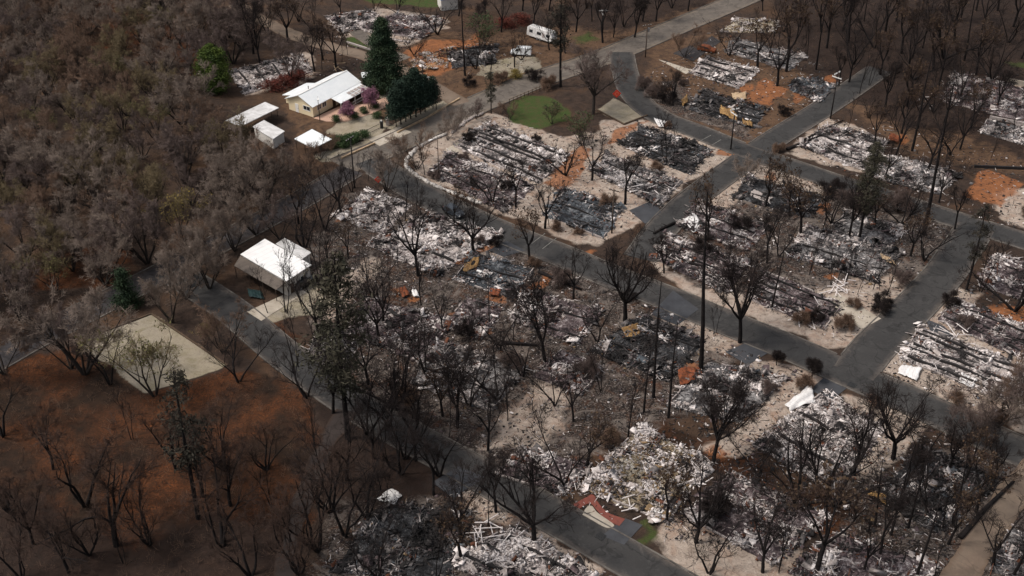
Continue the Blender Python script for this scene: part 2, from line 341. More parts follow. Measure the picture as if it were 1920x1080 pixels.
# ---------------------------------------------------------------- ground
ZONES = [  # (mask, softness in m, picture outline)
    ('sand', 1.2, [(765,302),(800,262),(850,240),(920,213),(960,222),(1010,240),(1050,258),(1110,250),(1140,225),(1200,222),(1260,240),(1385,285),(1300,335),(1215,400),(1165,440),(1115,455),(1060,448),(930,393),(800,340)]),
    ('sand', 1.2, [(1478,285),(1545,220),(1610,235),(1660,270),(1620,325),(1560,312)]),
    ('sand', 1.5, [(1232,440),(1290,390),(1425,303),(1500,318),(1570,345),(1540,375),(1480,365),(1390,370),(1300,420)]),
    ('sand', 1.2, [(1218,490),(1240,470),(1300,540),(1420,560),(1540,545),(1600,530),(1700,520),(1712,530),(1640,610),(1590,648),(1540,652),(1440,608),(1300,562)]),
    ('sand', 1.2, [(1648,690),(1690,640),(1745,597),(1800,540),(1840,550),(1800,590),(1940,650),(1940,815),(1800,765),(1680,705)]),
    ('sand', 1.5, [(1410,675),(1500,690),(1535,705),(1500,770),(1430,830),(1380,860),(1320,840),(1400,780)]),
    ('sand', 1.2, [(1580,735),(1660,758),(1740,795),(1700,840),(1640,890),(1560,920),(1640,830)]),
    ('sand', 1.5, [(1215,1010),(1260,975),(1330,950),(1500,1030),(1480,1100),(1290,1090)]),
    ('sand', 2.0, [(950,770),(1010,715),(1060,720),(1060,790),(990,860),(900,835)]),
    ('sand', 1.5, [(1230,590),(1330,600),(1400,640),(1370,665),(1290,655)]),
    ('sand', 1.5, [(865,470),(930,450),(960,475),(905,500)]),
    ('sand', 1.0, [(1520,705),(1470,770),(1440,830),(1400,860),(1380,840),(1440,770)]),
    ('sand', 1.0, [(960,1000),(1040,1010),(1130,1075),(1100,1100),(1000,1060)]),
    ('sand', 1.0, [(850,905),(885,910),(960,965),(950,985),(880,960)]),
    ('sand', 1.5, [(1880,345),(1925,350),(1925,430),(1890,420),(1860,390)]),
    ('sand', 1.5, [(440,130),(520,105),(580,100),(600,135),(560,160),(470,180)]),
    ('sand', 1.5, [(610,40),(700,15),(840,30),(830,60),(760,85),(640,70)]),
    ('sand', 1.5, [(1900,150),(1935,155),(1935,178),(1880,168)]),
    ('sand', 1.2, [(600,560),(640,520),(700,480),(720,490),(660,560),(620,600)]),
    ('gravel', 0.4, [(143,640),(285,588),(428,686),(272,738)]),
    ('gravel', 0.5, [(1118,205),(1150,183),(1216,215),(1170,233)]),
    ('gravel', 0.8, [(640,228),(690,212),(735,232),(700,262),(610,252)]),
    ('gravel', 1.0, [(930,112),(1000,102),(1020,128),(945,146),(890,142),(905,120)]),
    ('gravel', 0.8, [(470,590),(560,548),(590,530),(640,560),(600,590),(500,600)]),
    ('gravel', 0.6, [(720,165),(760,160),(765,180),(735,190),(710,182)]),
    ('gravel', 0.6, [(725,240),(850,178),(866,184),(745,250)]),
    ('gravel', 0.8, [(590,290),(690,262),(702,270),(640,297),(600,305)]),
    ('litter', 2.5, [(-80,700),(60,668),(140,650),(275,740),(430,692),(470,690),(560,730),(600,860),(570,1000),(540,1110),(-80,1110)]),  # leaf litter; its dark tone also carries the painted lower-left vignette
    ('litter', 3.0, [(50,480),(240,460),(240,530),(60,545)]),
    ('litter', 3.0, [(90,-10),(220,10),(420,95),(380,150),(180,90)]),
    ('litter', 2.5, [(690,960),(620,900),(650,830),(780,850),(790,940),(720,990)]),
    ('litter', 2.5, [(510,590),(560,640),(550,680),(480,610)]),
    ('orange', 2.0, [(758,100),(800,75),(870,75),(905,60),(880,120),(800,145)]),
    ('orange', 1.5, [(1045,300),(1090,270),(1115,275),(1100,320),(1050,360),(1020,340)]),
    ('orange', 1.0, [(1850,316),(1912,340),(1872,388),(1800,372)]),
    ('orange', 1.5, [(1430,150),(1480,165),(1450,195),(1390,190)]),
    ('litter', 1.5, [(1320,820),(1400,850),(1450,885),(1440,915),(1340,890)]),
    ('litter', 1.5, [(1110,740),(1180,760),(1320,830),(1300,850),(1180,800)]),
    ('litter', 1.5, [(1450,890),(1560,935),(1650,900),(1690,850),(1660,960),(1560,1000),(1470,940)]),
    ('litter', 2.0, [(960,640),(1010,640),(1050,690),(1020,720),(960,680)]),
    ('orange', 1.5, [(1870,570),(1930,580),(1930,620),(1830,580)]),
    ('orange', 1.2, [(860,500),(930,460),(900,450),(840,500)]),
    ('orange', 1.2, [(970,545),(1030,510),(1010,560),(985,580)]),
    ('orange', 1.0, [(1150,245),(1220,225),(1160,262),(1130,275)]),
    ('orange', 1.0, [(1340,270),(1385,278),(1378,290),(1350,290)]),
    ('grass', 1.2, [(948,203),(982,178),(1030,182),(1066,200),(1070,228),(1010,242),(960,226)]),
    ('grass', 1.0, [(652,68),(695,85),(690,98),(648,80)]),
    ('grass', 2.5, [(1080,72),(1110,58),(1120,70),(1095,82)]),
    ('grass', 2.5, [(1890,118),(1935,120),(1935,140)]),
    ('grass', 1.6, [(1188,1010),(1205,990),(1225,985),(1215,1020),(1195,1022)]),
    ('grass', 1.5, [(660,-10),(830,-10),(820,12),(700,8)]),
    ('brown', 3.0, [(760,60),(1000,60),(1100,30),(1420,-20),(1200,90),(1000,150),(870,190),(770,140)]),
    ('brown', 3.0, [(1220,80),(1340,60),(1500,140),(1560,170),(1400,280),(1200,180)]),
    ('brown', 2.5, [(1570,190),(1720,200),(1930,230),(1930,330),(1700,290)]),
    ('brown', 3.0, [(900,560),(1060,600),(1130,720),(1000,860),(860,800)]),
    ('brown', 2.0, [(590,170),(520,180),(560,260),(640,260),(720,240),(740,190)]),
    ('brown', 3.0, [(900,880),(1100,960),(1080,900),(1000,860)]),
    ('char', 3.0, [(560,480),(640,380),(700,350),(950,440),(1250,560),(1400,660),(1280,780),(1100,860),(950,880),(700,760),(600,640)]),
    ('char', 2.0, [(1250,440),(1430,340),(1640,380),(1830,440),(1740,510),(1560,590),(1300,550)]),
    ('char', 3.0, [(1600,900),(1800,830),(1960,890),(1960,1120),(1560,1120)]),  # burnt ground, laid here also to paint the lower-right vignette
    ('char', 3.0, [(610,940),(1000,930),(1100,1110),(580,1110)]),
    ('vignette_soot', 5.0, [(1440,-20),(1990,-20),(1990,330),(1800,250),(1660,230),(1500,90)]),  # upper-right vignette painted into the colour of the burnt wood floor
    ('vignette_soot', 6.0, [(-80,900),(100,960),(240,1010),(420,960),(560,1000),(560,1120),(-80,1120)]),  # lower-left vignette painted as near-black ground
    ('vignette_soot', 5.0, [(1640,900),(1800,830),(1990,880),(1990,1120),(1600,1120)]),  # lower-right vignette painted as near-black ground
    ('vignette_soot', 4.0, [(600,690),(760,760),(900,880),(960,960),(640,960),(590,860)]),
    ('vignette_soot', 5.0, [(1060,-20),(1400,-20),(1180,60),(1060,50)]),
    ('char', 2.0, [(1190,150),(1260,150),(1330,200),(1430,220),(1400,260),(1240,205)]),
    ('char', 3.0, [(1640,390),(1850,410),(1760,480),(1640,450)]),
]
NAMES = ['sand', 'litter', 'char', 'orange', 'grass', 'gravel', 'brown', 'vignette_soot']
def sdist(poly, X, Y):
    """signed distance, positive inside"""
    n = len(poly); d = np.full(X.shape, 1e9); ins = np.zeros(X.shape, bool)
    for i in range(n):
        ax, ay = poly[i]; bx, by = poly[(i + 1) % n]; ex, ey = bx - ax, by - ay
        t = np.clip(((X - ax) * ex + (Y - ay) * ey) / (ex * ex + ey * ey + 1e-9), 0, 1)
        d = np.minimum(d, np.hypot(X - ax - t * ex, Y - ay - t * ey))
        c = (ay > Y) != (by > Y)
        ins ^= c & (X < (bx - ax) * (Y - ay) / (by - ay + 1e-12) + ax)
    return np.where(ins, d, -d)
for ox, oy, orr in ((900,620,20),(930,560,16),(740,545,14),(1010,600,18),(1300,705,24),(1500,182,20),(1560,150,14),(1400,165,16),(1650,480,18),(1540,392,18),(1290,690,14),(1110,470,12),(1690,262,16),(1470,112,16),(1255,470,14),(1850,600,22),(1640,748,18),(1345,850,22),(780,560,14),(860,590,12),(690,590,14),(1480,860,18),(1600,890,18),(680,985,10),(1240,905,16),(1560,520,16),(1450,330,14),(1750,340,14),(1380,90,12),(640,410,12)):
    ZONES.append(('orange', 1.2, [(ox + orr * math.cos(a) * rng.uniform(.6, 1.3), oy + .6 * orr * math.sin(a) * rng.uniform(.6, 1.3)) for a in np.arange(0, 6.2, .9)]))
ZPOLY = [(n, s, [tuple(P(*q)[:2]) for q in pts]) for n, s, pts in ZONES]
def zone_at(name, x, y):
    return max([sdist(pl, np.array([x]), np.array([y]))[0] for n, s, pl in ZPOLY if n == name] + [-99])

xs = np.concatenate([[-4000, -1500, -600, -300], np.arange(-165, 165.1, 0.6), [300, 600, 1500, 4000]])
ys = np.concatenate([[-1500, -300, 0, 60], np.arange(95, 345.1, 0.6), [450, 700, 1500, 5000]])
GX, GY = np.meshgrid(xs, ys); nx, ny = len(xs), len(ys)
mask = {n: np.zeros(GX.shape) for n in NAMES}
jx = (fbm(GX * 0.25, GY * 0.25, 3) - 0.5) * 5; jy = (fbm(GX * 0.25, GY * 0.25, 9) - 0.5) * 5
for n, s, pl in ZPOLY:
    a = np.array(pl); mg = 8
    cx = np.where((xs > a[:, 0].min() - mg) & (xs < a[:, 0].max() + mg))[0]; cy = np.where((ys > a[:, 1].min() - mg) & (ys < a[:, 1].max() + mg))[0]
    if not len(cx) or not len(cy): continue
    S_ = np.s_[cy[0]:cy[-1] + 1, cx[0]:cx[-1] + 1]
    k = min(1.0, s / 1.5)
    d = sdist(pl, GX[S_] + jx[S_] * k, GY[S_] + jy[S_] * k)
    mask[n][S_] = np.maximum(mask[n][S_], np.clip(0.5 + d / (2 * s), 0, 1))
q = np.arange((nx - 1) * (ny - 1)); qi, qj = q % (nx - 1), q // (nx - 1); b0 = qj * nx + qi
GZ = np.zeros(GX.shape)
m, nt, b = newmat('ground', 0.95, 0, 0.15)
tc = N(nt, 'ShaderNodeTexCoord').outputs['Object']
A1 = N(nt, 'ShaderNodeAttribute', attribute_name='zone_a'); A2 = N(nt, 'ShaderNodeAttribute', attribute_name='zone_b')
s1 = N(nt, 'ShaderNodeSeparateColor'); nt.links.new(A1.outputs['Color'], s1.inputs[0])
s2 = N(nt, 'ShaderNodeSeparateColor'); nt.links.new(A2.outputs['Color'], s2.inputs[0])
src = {'sand': s1.outputs[0], 'litter': s1.outputs[1], 'char': s1.outputs[2], 'orange': A1.outputs['Alpha'],
       'grass': s2.outputs[0], 'gravel': s2.outputs[1], 'brown': s2.outputs[2], 'vignette_soot': A2.outputs['Alpha']}
nb = noise(nt, tc, 0.09, 5, 0.6, 0.5); nm = noise(nt, tc, 0.7, 7, 0.72, 0.6); nf = noise(nt, tc, 3.2, 5, 0.7, 0.3); nx2 = noise(nt, tc, 0.28, 6, 0.7, 1.2)
def two(c1, c2, n=nm, lo=0.35, hi=0.65): return mixc(nt, mrange(nt, n, lo, hi), c1, c2)
def over(base, col, msk, n=nm, k=0.7, lo=0.36, hi=0.64, amt=1.0):
    v = math_(nt, 'ADD', src[msk], math_(nt, 'MULTIPLY', math_(nt, 'SUBTRACT', n, 0.5), k))
    return mixc(nt, mrange(nt, v, lo, hi, 0, amt), base, col)
c = two((0.055, 0.036, 0.027), (0.024, 0.017, 0.014))
c = mixc(nt, mrange(nt, nb, 0.48, 0.68, 0, 0.8), c, (0.085, 0.048, 0.028))
brown = mixc(nt, mrange(nt, nx2, 0.5, 0.7), two((0.13, 0.077, 0.046), (0.065, 0.039, 0.026)), (0.03, 0.022, 0.018))
c = over(c, brown, 'brown', nx2, 0.9)
lit = mixc(nt, mrange(nt, nb, 0.36, 0.60), mixc(nt, mrange(nt, nf, 0.4, 0.65), two((0.145, 0.048, 0.016), (0.068, 0.026, 0.011)), (0.034, 0.017, 0.010)), two((0.034, 0.019, 0.012), (0.017, 0.011, 0.008)))
c = over(c, lit, 'litter', nx2, 0.8)
c = over(c, two((0.020, 0.014, 0.012), (0.034, 0.021, 0.016)), 'vignette_soot', nx2, 0.7, amt=0.95)  # near-black burnt ground whose colour also holds the corner vignette
char = mixc(nt, mrange(nt, nf, 0.50, 0.70), two((0.014, 0.011, 0.010), (0.045, 0.032, 0.026)), (0.26, 0.22, 0.198))
char = mixc(nt, mrange(nt, nx2, 0.52, 0.66, 0, 0.85), char, (0.082, 0.040, 0.024))
n7 = noise(nt, tc, 0.21, 6, 0.72, 1.6); char = mixc(nt, mrange(nt, n7, 0.50, 0.60, 0, 0.8), char, two((0.21, 0.175, 0.152), (0.10, 0.082, 0.072), nf, 0.4, 0.6))
c = over(c, char, 'char', nx2, 1.0)
sand = mixc(nt, mrange(nt, nx2, 0.48, 0.72), two((0.42, 0.35, 0.295), (0.25, 0.20, 0.165)), (0.28, 0.185, 0.135))
sand = mixc(nt, mrange(nt, nf, 0.55, 0.68, 0, 0.75), sand, (0.10, 0.08, 0.07))
sand = mixc(nt, mrange(nt, nm, 0.54, 0.70, 0, 0.75), sand, (0.14, 0.105, 0.085))
c = over(c, sand, 'sand', nx2, 0.8)
c = over(c, two((0.30, 0.115, 0.045), (0.16, 0.068, 0.034)), 'orange', nx2, 0.9, amt=0.85)
c = over(c, two((0.034, 0.066, 0.014), (0.062, 0.055, 0.024)), 'grass', nx2, 0.8)
grav = mixc(nt, mrange(nt, nb, 0.4, 0.6), two((0.33, 0.285, 0.215), (0.25, 0.21, 0.155)), (0.28, 0.245, 0.195))
grav = mixc(nt, mrange(nt, nx2, 0.48, 0.66, 0, 0.7), grav, (0.19, 0.165, 0.10))
c = over(c, mixc(nt, mrange(nt, nf, 0.52, 0.72, 0, 0.6), grav, (0.13, 0.10, 0.07)), 'gravel', nm, 0.6)
nt.links.new(c, b.inputs['Base Color'])
bh = math_(nt, 'ADD', math_(nt, 'MULTIPLY', nm, 1.0), math_(nt, 'MULTIPLY', nf, 0.4)); bump(nt, b, bh, 0.8, 0.35)
me = np_mesh('ground', np.stack([GX.ravel(), GY.ravel(), GZ.ravel()], 1), np.stack([b0, b0 + 1, b0 + nx + 1, b0 + nx], 1), ['ground'])
za = np.stack([mask[n].ravel() for n in ('sand', 'litter', 'char', 'orange')], 1)
zb = np.stack([mask['grass'].ravel(), mask['gravel'].ravel(), mask['brown'].ravel(), mask['vignette_soot'].ravel()], 1)
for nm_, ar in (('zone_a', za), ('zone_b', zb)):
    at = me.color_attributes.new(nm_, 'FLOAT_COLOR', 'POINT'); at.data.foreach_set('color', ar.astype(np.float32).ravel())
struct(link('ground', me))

# ---------------------------------------------------------------- roads and kerbs
def smooth(pts, n=12):
    p = [np.array(q, float) for q in pts]; p = [2 * p[0] - p[1]] + p + [2 * p[-1] - p[-2]]; out = []
    for i in range(1, len(p) - 2):
        for k in range(n):
            t = k / n
            out.append(0.5 * (2 * p[i] + (p[i + 1] - p[i - 1]) * t + (2 * p[i - 1] - 5 * p[i] + 4 * p[i + 1] - p[i + 2]) * t * t + (3 * p[i] - p[i - 1] - 3 * p[i + 1] + p[i + 2]) * t ** 3))
    out.append(p[-2]); return np.array(out)
ROADS = [  # name, width, material, picture centre line
    ('road', 8.0, 'asphalt_dusty', [(640,312),(735,272),(860,212),(1000,152),(1130,108),(1250,58),(1400,-5),(1520,-60)]),
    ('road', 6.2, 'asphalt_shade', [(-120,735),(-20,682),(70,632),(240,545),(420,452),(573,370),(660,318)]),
    ('road', 6.7, 'asphalt_dark', [(690,300),(735,330),(800,368),(880,408),(960,443),(1060,482),(1150,520),(1260,562),(1360,604),(1480,652),(1600,705),(1720,757),(1920,850),(2050,910)]),
    ('road', 6.0, 'asphalt_dark', [(1200,485),(1240,430),(1300,372),(1390,305),(1450,262),(1530,212),(1590,172),(1650,130)]),
    ('road', 6.0, 'asphalt_dark', [(1165,98),(1172,135),(1190,180),(1235,218),(1310,248),(1400,284),(1500,318),(1570,342),(1660,370),(1770,405),(1920,452),(2050,495)]),
    ('road', 6.7, 'asphalt_dark', [(1600,700),(1640,650),(1700,590),(1765,520),(1800,470),(1830,425)]),
    ('road', 6.0, 'asphalt_dark', [(320,508),(380,545),(445,590),(530,662),(640,742),(760,814),(880,879),(1000,946),(1100,1003),(1290,1112),(1400,1172)]),
    ('lane', 4.6, 'dirt_lane', [(440,8),(500,42),(560,70),(620,88),(690,108),(780,145),(865,195)]),
    ('lane', 4.2, 'asphalt_dusty', [(650,42),(680,68),(720,95),(760,112)]),
    ('lane', 2.8, 'dirt_dark', [(650,770),(600,860),(560,960),(540,1040),(530,1120)]),
    ('lane', 4.4, 'dirt_lane', [(2000,830),(1930,890),(1860,985),(1800,1085),(1770,1150)]),
]
RC = []
for name, wd, mt, pts in ROADS:
    RC.append((smooth([P(*q)[:2] for q in pts]), wd))
def road_d(x, y, skip=-1):
    best = 99
    for i, (c_, wd) in enumerate(RC):
        if i == skip: continue
        best = min(best, np.hypot(c_[:, 0] - x, c_[:, 1] - y).min() - wd / 2)
    return best
for i, (name, wd, mt, pts) in enumerate(ROADS):
    c_ = RC[i][0]; t = np.gradient(c_, axis=0); t /= np.linalg.norm(t, axis=1)[:, None]; nrm = np.stack([-t[:, 1], t[:, 0]], 1)
    offs = np.array([-1, -0.8, -0.45, 0, 0.45, 0.8, 1.0]) * wd / 2; k = len(offs); n = len(c_)
    wob = (fbm(c_[:, 0] * 0.3, c_[:, 1] * 0.3, i) - 0.5) * (0.5 if name == 'road' else 1.2)
    V = np.zeros((n, k, 3)); V[..., :2] = c_[:, None] + nrm[:, None] * (offs[None, :, None] * (1 + 0.0) + (wob[:, None, None] * (np.abs(offs) / wd * 2)[None, :, None] * np.sign(offs)[None, :, None]))
    V[..., 2] = 0.03 + 0.004 * i
    q = np.arange((n - 1) * (k - 1)); qa, qb = q // (k - 1), q % (k - 1); b0 = qa * k + qb
    me = np_mesh(name, V.reshape(-1, 3), np.stack([b0, b0 + k, b0 + k + 1, b0 + 1], 1), [mt])
    at = me.attributes.new('edge', 'FLOAT', 'POINT'); at.data.foreach_set('value', np.tile(np.abs(offs) / wd * 2, n).astype(np.float32))
    struct(link(name, me))
    if name == 'road':       # kerbs, broken where another road joins
        for sgn in (-1, 1):
            e = c_ + nrm * sgn * (wd / 2 + 0.12); run = []
            dense = np.concatenate([np.linspace(e[j], e[j + 1], 4, endpoint=False) for j in range(len(e) - 1)])
            runs = []
            for p in dense:
                if road_d(p[0], p[1], i) > 0.2 and abs(p[0]) < 200: run.append(p)
                elif run: runs.append(run); run = []
            if run: runs.append(run)
            mb = MB()
            for r_ in runs:
                r_ = r_[::3]
                if len(r_) < 3: continue
                r_ = np.array(r_); tt = np.gradient(r_, axis=0); tt /= np.linalg.norm(tt, axis=1)[:, None]; nn = np.stack([-tt[:, 1], tt[:, 0]], 1)
                vs = []
                for p, nv in zip(r_, nn):
                    for a, z in ((-0.13, 0.0), (-0.11, 0.13), (0.11, 0.14), (0.13, 0.0)): vs.append((*(p + nv * a), z))
                L = len(r_)
                mb.add(vs, [(4 * j + a, 4 * j + a + 1, 4 * j + a + 5, 4 * j + a + 4) for j in range(L - 1) for a in range(3)])
            if mb.f: struct(mb.build('kerb', 'concrete_dark'))

def sheet(name, pts, mat, z=0.06, th=None, kind='structure'):
    mb = MB(); poly = [P(*q)[:2] for q in pts]
    mb.prism(poly, 0.0, z)
    o = mb.build(name, mat)
    if kind: o['kind'] = kind
    return o
sheet('driveway', [(1128,1005),(1172,972),(1205,985),(1170,1022)], 'asphalt_drive', 0.071)
sheet('driveway', [(1518,732),(1545,708),(1588,728),(1560,750)], 'asphalt_drive', 0.071)
sheet('driveway', [(1360,660),(1395,645),(1440,662),(1402,685)], 'asphalt_drive', 0.071)
sheet('driveway', [(915,470),(950,452),(985,470),(945,482)], 'asphalt_drive', 0.071)
sheet('driveway', [(1735,598),(1770,612),(1790,632),(1745,622)], 'asphalt_drive', 0.071)
sheet('driveway', [(1220,590),(1262,545),(1310,580),(1270,610)], 'asphalt_drive', 0.072)
sheet('driveway', [(1538,560),(1575,552),(1652,598),(1615,618)], 'concrete', 0.073)
sheet('driveway', [(1235,112),(1250,116),(1302,133),(1286,139)], 'concrete', 0.073)
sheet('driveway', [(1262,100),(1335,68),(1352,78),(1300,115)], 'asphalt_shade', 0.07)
sheet('driveway', [(1180,395),(1225,375),(1240,398),(1210,420)], 'asphalt_drive', 0.07)
sheet('driveway', [(835,280),(868,262),(880,272),(850,290)], 'concrete', 0.07)
sheet('driveway', [(690,262),(748,238),(772,248),(712,274)], 'concrete', 0.065)
sheet('driveway', [(810,905),(860,875),(910,895),(850,935)], 'asphalt_drive', 0.072)
sheet('patio', [(588,222),(640,198),(690,195),(722,183),(735,195),(700,212),(650,228),(612,228)], 'patio_pink', 0.06)
sheet('footpath', [(463,585),(560,540),(575,548),(490,602)], 'concrete', 0.075)

for pa, pb in (((1022,438),(997,457)),((1043,447),(1017,467)),((1352,262),(1334,273)),((1333,254),(1314,264))):      # worn paint lines across the road
    a, b_ = P(*pa), P(*pb); mb = MB(); d = unit(b_ - a); q = np.array((-d[1], d[0], 0)) * .07; z_ = np.array((0, 0, .0665))
    mb.add([a - q + z_, b_ - q + z_, b_ + q + z_, a + q + z_], [(0, 1, 2, 3)]); struct(mb.build('road_marking', 'worn_paint'))
# ---------------------------------------------------------------- burnt-out house lots
LM = []    # landmarks for wording: (xy, phrase)
RUINS = [  # outline in the picture (long edge first), palette, beams, rubble per m2, label, short phrase
    ([(1327,107),(1423,133),(1385,167),(1293,137)], 'white', 4, 6, 'white ash lot with four dark floor beams beyond the road bend', 'the white ash lot beyond the bend'),
    ([(1320,170),(1440,205),(1415,242),(1285,205)], 'char', 3, 6, 'charred house lot with curled ochre sheets inside the road bend', 'the lot with curled ochre sheets'),
    ([(1385,75),(1515,105),(1480,132),(1360,98)], 'grey', 2, 5, 'long grey ash lot under tall black trees near the upper road', 'the long grey lot near the upper road'),
    ([(1380,35),(1460,40),(1450,62),(1350,60)], 'ochre', 0, 5, 'ochre tinted rubble lot beside the far end of the upper road', 'the ochre lot at the upper road'),
    ([(1495,143),(1570,160),(1535,192),(1480,168)], 'blue', 0, 9, 'small blue-grey rubble heap beside orange soil and the side lane', 'the small blue-grey heap'),
    ([(915,232),(1068,290),(1010,345),(850,275)], 'white', 5, 5, 'large white ash lot with long dark beams in the stone-kerbed block', 'the large lot in the stone-kerbed block'),
    ([(845,287),(1000,350),(945,398),(805,325)], 'mauve', 3, 7, 'mauve and white rubble lot along the white stone kerb', 'the mauve lot by the stone kerb'),
    ([(1060,353),(1170,390),(1130,448),(1015,402)], 'blue', 3, 5, 'blue-black ash lot at the rounded kerb corner beside a lone pole', 'the blue-black corner lot'),
    ([(1140,290),(1275,340),(1235,388),(1105,320)], 'grey', 1, 7, 'dark and white rubble lot with bent frames behind the pink sand', 'the lot with bent white frames'),
    ([(1200,235),(1335,280),(1295,328),(1160,272)], 'char', 2, 5, 'black ash lot between the curved road and pink sand', 'the black ash lot by the curved road'),
    ([(1550,235),(1665,265),(1620,320),(1500,275)], 'white', 3, 7, 'white striped ash lot with a fallen black log beside it', 'the striped lot with a fallen log'),
    ([(1650,290),(1800,325),(1760,365),(1625,330)], 'grey', 0, 9, 'grey rubble lot with pink scraps next to the bare orange pad', 'the rubble lot next to the orange pad'),
    ([(1790,140),(1925,165),(1920,230),(1770,190)], 'mauve', 0, 7, 'wide rubble lot with pale wall stubs at the upper right edge', 'the wide lot with pale wall stubs'),
    ([(1850,225),(1930,240),(1930,275),(1840,250)], 'grey', 0, 5, 'dark grey rubble strip above bare brown soil at right edge', 'the grey strip at the right edge'),
    ([(1310,378),(1440,425),(1400,470),(1270,425)], 'mauve', 2, 7, 'mauve ash lot with a white crumpled corner beside the crossing lane', 'the lot with a white crumpled corner'),
    ([(1250,440),(1400,493),(1360,550),(1225,485)], 'mauve', 3, 8, 'brown and white rubble lot above the middle road junction', 'the lot above the middle junction'),
    ([(1405,330),(1545,370),(1520,410),(1375,370)], 'char', 1, 5, 'black lot with a fallen trunk and white sheet across sand', 'the black lot with a white sheet'),
    ([(1430,508),(1580,570),(1545,618),(1400,560)], 'mauve', 4, 6, 'beam-striped mauve lot inside the rounded road corner', 'the striped lot inside the road corner'),
    ([(1510,425),(1690,475),(1640,530),(1480,480)], 'grey', 1, 7, 'grey burnt lot crowded with slim black trunks', 'the lot crowded with slim trunks'),
    ([(1725,610),(1935,695),(1925,765),(1690,675)], 'white', 5, 4, 'long white ash lot with straight black beams at right junction', 'the long white lot at the right junction'),
    ([(1790,560),(1930,615),(1930,680),(1760,602)], 'mauve', 3, 6, 'mauve beam-striped lot behind the long white one at right', 'the mauve lot behind the white one'),
    ([(1860,480),(1935,490),(1935,570),(1835,535)], 'mauve', 0, 8, 'purple-grey rubble lot behind the needled pine at right edge', 'the purple-grey lot at the right'),
    ([(690,360),(770,385),(720,440),(625,405)], 'white', 0, 8, 'white scrap lot just below the red sign', 'the white scrap lot below the sign'),
    ([(800,400),(935,440),(820,515),(690,460)], 'white', 1, 9, 'big white rubble lot below the parked black car', 'the white rubble lot below the black car'),
    ([(890,475),(1000,505),(960,560),(850,525)], 'blue', 2, 7, 'blue-grey ash lot beside ochre rubble and the lamp post', 'the blue-grey lot by the lamp post'),
    ([(985,545),(1130,580),(1085,645),(955,600)], 'mauve', 2, 7, 'dim mauve lot left of the big forked black tree', 'the dim mauve lot by the forked tree'),
    ([(1200,590),(1320,640),(1250,715),(1110,660)], 'char', 2, 6, 'jet black ash lot with tall charred pines standing in it', 'the jet black lot'),
    ([(1330,680),(1470,710),(1390,795),(1250,760)], 'grey', 0, 9, 'pale grey rubble lot beside the rust red scrap pile', 'the pale grey lot by the rusty pile'),
    ([(1545,735),(1660,805),(1560,920),(1410,835)], 'white', 2, 9, 'bright white rubble lot behind the crumpled white roof sheet', 'the bright lot by the roof sheet'),
    ([(1200,800),(1335,870),(1250,980),(1090,915)], 'ochre', 0, 10, 'white and tan rubble lot above the curved red brick path', 'the lot above the red brick path'),
    ([(1370,890),(1555,965),(1450,1060),(1280,965)], 'mauve', 0, 9, 'mauve rubble lot in the foreground under black oaks', 'the mauve foreground lot'),
    ([(1730,840),(1870,900),(1760,1000),(1640,930)], 'char', 1, 7, 'dark burnt lot with an ochre panel among black pines', 'the dark lot with an ochre panel'),
    ([(690,560),(850,600),(790,680),(650,625)], 'mauve', 0, 8, 'dark brown rubble lot right of the white-roofed home', 'the brown lot near the white-roofed home'),
    ([(820,640),(985,690),(920,770),(770,720)], 'grey', 1, 6, 'grey-brown burnt lot in the middle of the burnt grove', 'the grey lot amid the burnt grove'),
    ([(980,840),(1110,870),(1060,930),(930,890)], 'mauve', 0, 7, 'small mauve rubble lot beside the lower road', 'the small mauve lot by the lower road'),
    ([(960,985),(1110,1075),(1060,1130),(830,1060)], 'white', 2, 8, 'white plank-strewn lot cut by the bottom edge', 'the plank-strewn bottom lot'),
    ([(720,945),(880,960),(850,1090),(620,1070)], 'char', 0, 9, 'dark glittering rubble lot at bottom beside a white sheet', 'the dark glittering bottom lot'),
    ([(1560,1000),(1760,1060),(1700,1120),(1480,1075)], 'mauve', 0, 8, 'mauve rubble lot at the bottom edge among pine trunks', 'the mauve lot at the bottom edge'),
    ([(1895,985),(1960,1010),(1930,1090),(1855,1070)], 'grey', 0, 9, 'dark rubble lot beyond the dirt lane in lower right corner', 'the lot beyond the dirt lane'),
    ([(610,32),(700,20),(722,45),(640,62)], 'white', 0, 6, 'white rubble lot behind the dusty lane at the top', 'the white lot at the top'),
    ([(745,26),(832,38),(790,75),(680,55)], 'mauve', 0, 6, 'mauve lot ringed by a pale curved wall at the top', 'the ringed lot at the top'),
    ([(565,103),(585,135),(460,178),(432,135)], 'white', 4, 5, 'white beam-striped ash lot left of the cream house', 'the striped lot near the cream house'),
    ([(840,95),(930,85),(930,120),(850,128)], 'char', 0, 7, 'black rubble heap on orange soil left of the white van', 'the black heap left of the van'),
    ([(1055,655),(1130,690),(1090,742),(1000,705)], 'mauve', 0, 6, 'dim mauve rubble patch on the brown slope below the forked tree', 'the dim patch on the brown slope'),
    ([(600,615),(680,640),(645,695),(575,660)], 'grey', 0, 5, 'grey scrap patch under the tall needled pine', 'the scrap patch under the tall pine'),
    ([(875,560),(945,578),(900,640),(830,612)], 'mauve', 0, 7, 'mixed mauve and pale rubble left of the lamp post foot', 'the rubble left of the lamp post'),
    ([(1590,395),(1700,430),(1655,475),(1550,440)], 'grey', 0, 6, 'dim grey rubble under the scorched pines beside the far side lane', 'the grey rubble under the scorched pines'),
    ([(770,108),(845,92),(838,128),(772,136)], 'orange', 0, 6, 'orange clay lot with scattered timber behind the dark conifers', 'the orange clay lot'),
]
ruin_quads = []
def mound(x, y, seed): return 0.85 * np.clip(fbm(x * 0.45, y * 0.45, seed + 31, 4) - 0.36, 0, 1)
